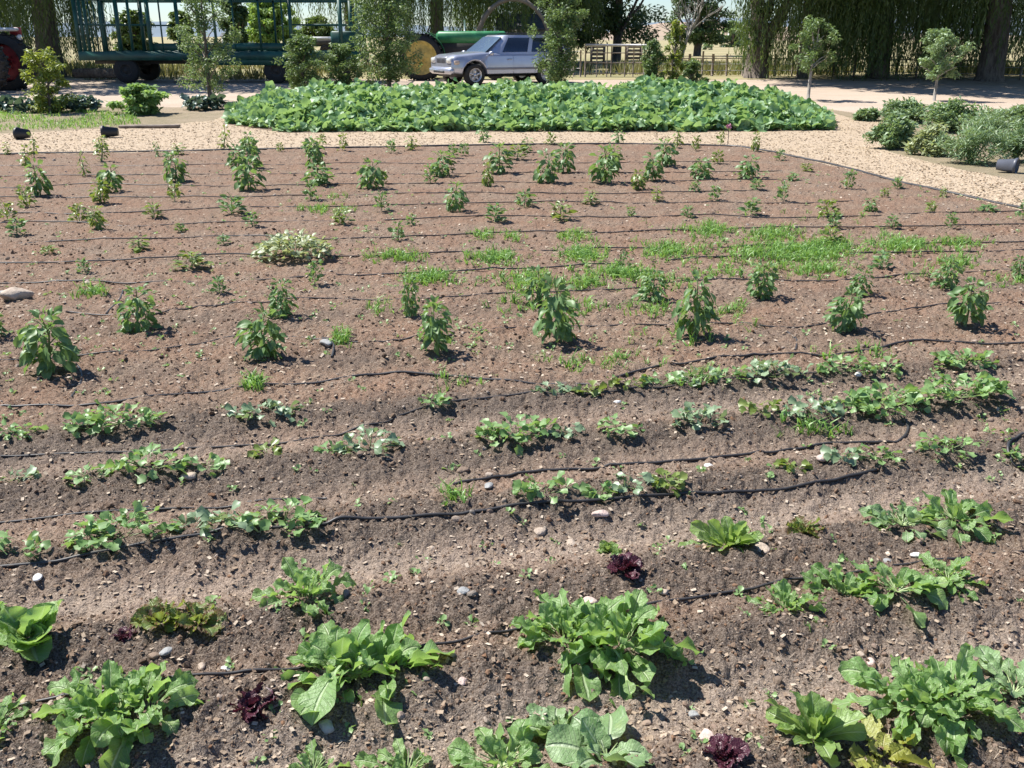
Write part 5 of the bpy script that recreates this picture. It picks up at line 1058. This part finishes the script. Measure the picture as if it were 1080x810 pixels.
for px, w, lb in ((630, .55, 'dark slatted crate seen through the left part of the gate'), (668, .6, 'dark slatted crate seen through the right part of the gate')):
    x, y, z, pm = AT(px, 45); t = thing('slatted_crate', lb, 'crate', (x, y, z)); mb = MB()
    for k in range(4): mb.add(box(0, 0, .42+k*.16, w, .5, .10))
    mb.build('slats', M_wood, t)
    for sx in (-1, 1):
        for sy in (-1, 1): MB().add(box(sx*w*.52, sy*.27, .5, .06, .06, 1.0)).build('leg', M_wood, t)
# --- huts
def hut(px, Y, w, d, h, hr, lb, mwall, mroof, vent=False, rz=0.):
    x, y, z, pm = AT(px, Y); t = thing('small_hut', lb, 'hut', (x, y, z), rz); MB().add(box(0, 0, h/2-.1, w, d, h+.2)).build('wall', mwall, t)
    W, D_ = w/2+.15, d/2+.15; v = [(-W, -D_, h-.02), (W, -D_, h-.02), (W, 0, h+hr), (-W, 0, h+hr), (-W, D_, h-.02), (W, D_, h-.02)]; v += [(a, b, c+.05) for a, b, c in v]
    r = MB().add(T(v, [(0, 1, 2, 3), (3, 2, 5, 4), (6, 7, 8, 9), (9, 8, 11, 10), (0, 1, 7, 6), (4, 5, 11, 10)], [])).build('roof', mroof, t, smooth=False)
    v = [(s*(w/2), q, zz) for s in (-1, 1) for q, zz in ((-d/2, h), (d/2, h), (0, h+hr-.06))]; MB().add(T(v, t=[(0, 1, 2), (3, 4, 5)])).build('gable', mwall, t)
    do = MB().add(box(0, -d/2-.02, h*.42, .7 if w > 1.5 else .4, .04, h*.84)).build('door', M_wood, t)
    if vent: MB().add(lathe([(.001, .55), (.2, .48), (.24, .40), (.17, .38), (.17, -.3)], 14), mtx((-w/2+.35, -.3, h+.2))).build('roof_vent', M_whitep, t)
M_roofd = plain('dark roofing', (.09, .09, .10), .7, var=.2, scale=5.); M_wallg = plain('grey hut wall', (.28, .26, .24), .8)
hut(552, 46.5, 2.2, 2.4, 1.62, .62, 'small dark-roofed hut with white roof vent behind the car', M_wallg, M_roofd, True)
hut(776, 230, 3.4, 3, 1.6, .8, 'tiny white farm building on the far brown slope', M_whitep, M_whitep)
hut(245, 105, 1.6, 1.6, 1.1, .35, 'tiny white hut in the far field behind the trailer', M_whitep, M_roofd); hut(262, 118, 1.4, 1.6, 1.2, .3, 'tiny white hut right of another one far behind the trailer', M_whitep, M_whitep)
# far farm cart
x, y, z, pm = AT(335, 62); t = thing('farm_cart', 'low farm cart with pale load beyond the right part of the trailer', 'cart', (x, y, z)); MB().add(box(0, 0, .75, 2.0, 1.2, .28, .03)).build('bed', M_trr, t); MB().add(box(0, 0, 1.0, 1.7, 1.0, .2, .06)).build('load', M_whitep, t)
for q in (-.6, .6):
    for s in (-1, 1): wheel(t, (q, s*.6, .32), .32, .14, .17, M_trr, 0, side=s)
# --- small things by the path
def lying_pot(px, py, r, L, rz, lb, m, name='plant_pot'):
    x, y, z, pm = G(px, py); t = thing(name, lb, 'pot', (x, y, z+r*.98), rz); MB().add(lathe([(.001, -L/2), (r*.72, -L/2), (r*.98, L/2-.03), (r*1.08, L/2-.03), (r*1.08, L/2), (r*.93, L/2), (r*.68, -L/2+.02), (.001, -L/2+.02)], 24, 'y')).build('body', m, t)
    MB().add(lathe([(r*1.08, L/2-.03), (r*1.11, L/2-.02), (r*1.11, L/2+.002), (r*1.08, L/2+.004)], 24, 'y')).build('rim', m, t)
M_pot = plain('grey plastic', (.075, .08, .10), .45, var=.15); lying_pot(1061, 182, .095, .24, R(150+90-10), 'grey bucket lying on its side by the right bushes', M_pot)
lying_pot(25, 147, .10, .22, R(80), 'black pot lying at the left where the grass meets the chips', M_black); lying_pot(117, 145, .10, .26, R(95), 'black pot lying on the wood chips right of the other black pot', M_black)
x, y, z, pm = G(158, 135); o = MB().add(box(0, 0, .035, 1.15, .14, .05, .01), mtx(rz=.12)).build('plank', M_wood, loc=(x, y, z)); tag(o, 'dark wooden plank lying at the edge of the grass', 'plank')
x, y, z, pm = AT(103, 35.6); o = MB().add(tube([(-.8, 0, .22), (.2, 0, .23), (1.2, 0, .21)], [.17, .18, .16], 10)).build('log', M_bark, loc=(x, y, z)); tag(o, 'dark log lying behind the left end of the trailer', 'log')
x, y, z, pm = G(767, 154); t = thing('pink_flower', 'single pink flower on a thin stem in front of the squash bed', 'flower', (x, y, z)); h = .31; MB().add(tube([(0, 0, 0), (.01, 0, h*.5), (0, 0, h)], .006, 5)).build('stem', M_bark, t)
mb = MB(); rg = np.random.default_rng(5); cloud(mb, (0, 0, h), (.03, .03, .03), 40, .05, rg, lf1, (-.4, 1.3)); mb.build('bloom', plain('pink petals', (.55, .22, .34), .5), t)
# ============================================================ CAMERA, SUN, SKY
cam = bpy.data.cameras.new('camera'); co = bpy.data.objects.new('camera', cam); COL.objects.link(co); co.location = (0, 0, CAM_H); co.rotation_euler = (PI/2-PITCH, 0, 0)
cam.sensor_width = 36; cam.lens = 36*1000/1080; cam.clip_start = .05; cam.clip_end = 8000; SC.camera = co
EL = R(56); ld = Vector((.914*math.cos(EL), -.405*math.cos(EL), -math.sin(EL)))
s = bpy.data.lights.new('sun', 'SUN'); so = bpy.data.objects.new('sun', s); COL.objects.link(so); so.rotation_euler = ld.to_track_quat('-Z', 'Y').to_euler(); s.energy = 5.0; s.angle = R(.53); s.color = (1, .965, .90)
w = bpy.data.worlds.new('World'); SC.world = w; w.use_nodes = True; nt = w.node_tree; bg = nt.nodes['Background']; sk = nt.nodes.new('ShaderNodeTexSky'); sk.sky_type = 'NISHITA'; sk.sun_disc = False
sk.sun_elevation = EL; sk.sun_rotation = math.atan2(-ld.x, -ld.y); sk.air_density = 1.0; sk.dust_density = .1; sk.ozone_density = 3.
nt.links.new(mixc(nt, 1., sk.outputs[0], (.82, .94, 1.12), 'MULTIPLY'), bg.inputs[0]); bg.inputs[1].default_value = .075
SC.view_settings.view_transform = 'Standard'; SC.view_settings.look = 'None'; SC.view_settings.gamma = 1; SC.view_settings.exposure = .86; SC.view_settings.use_curve_mapping = False
SC.render.engine = 'CYCLES'; SC.cycles.max_bounces = 6; SC.cycles.transparent_max_bounces = 4; SC.cycles.caustics_reflective = False; SC.cycles.caustics_refractive = False
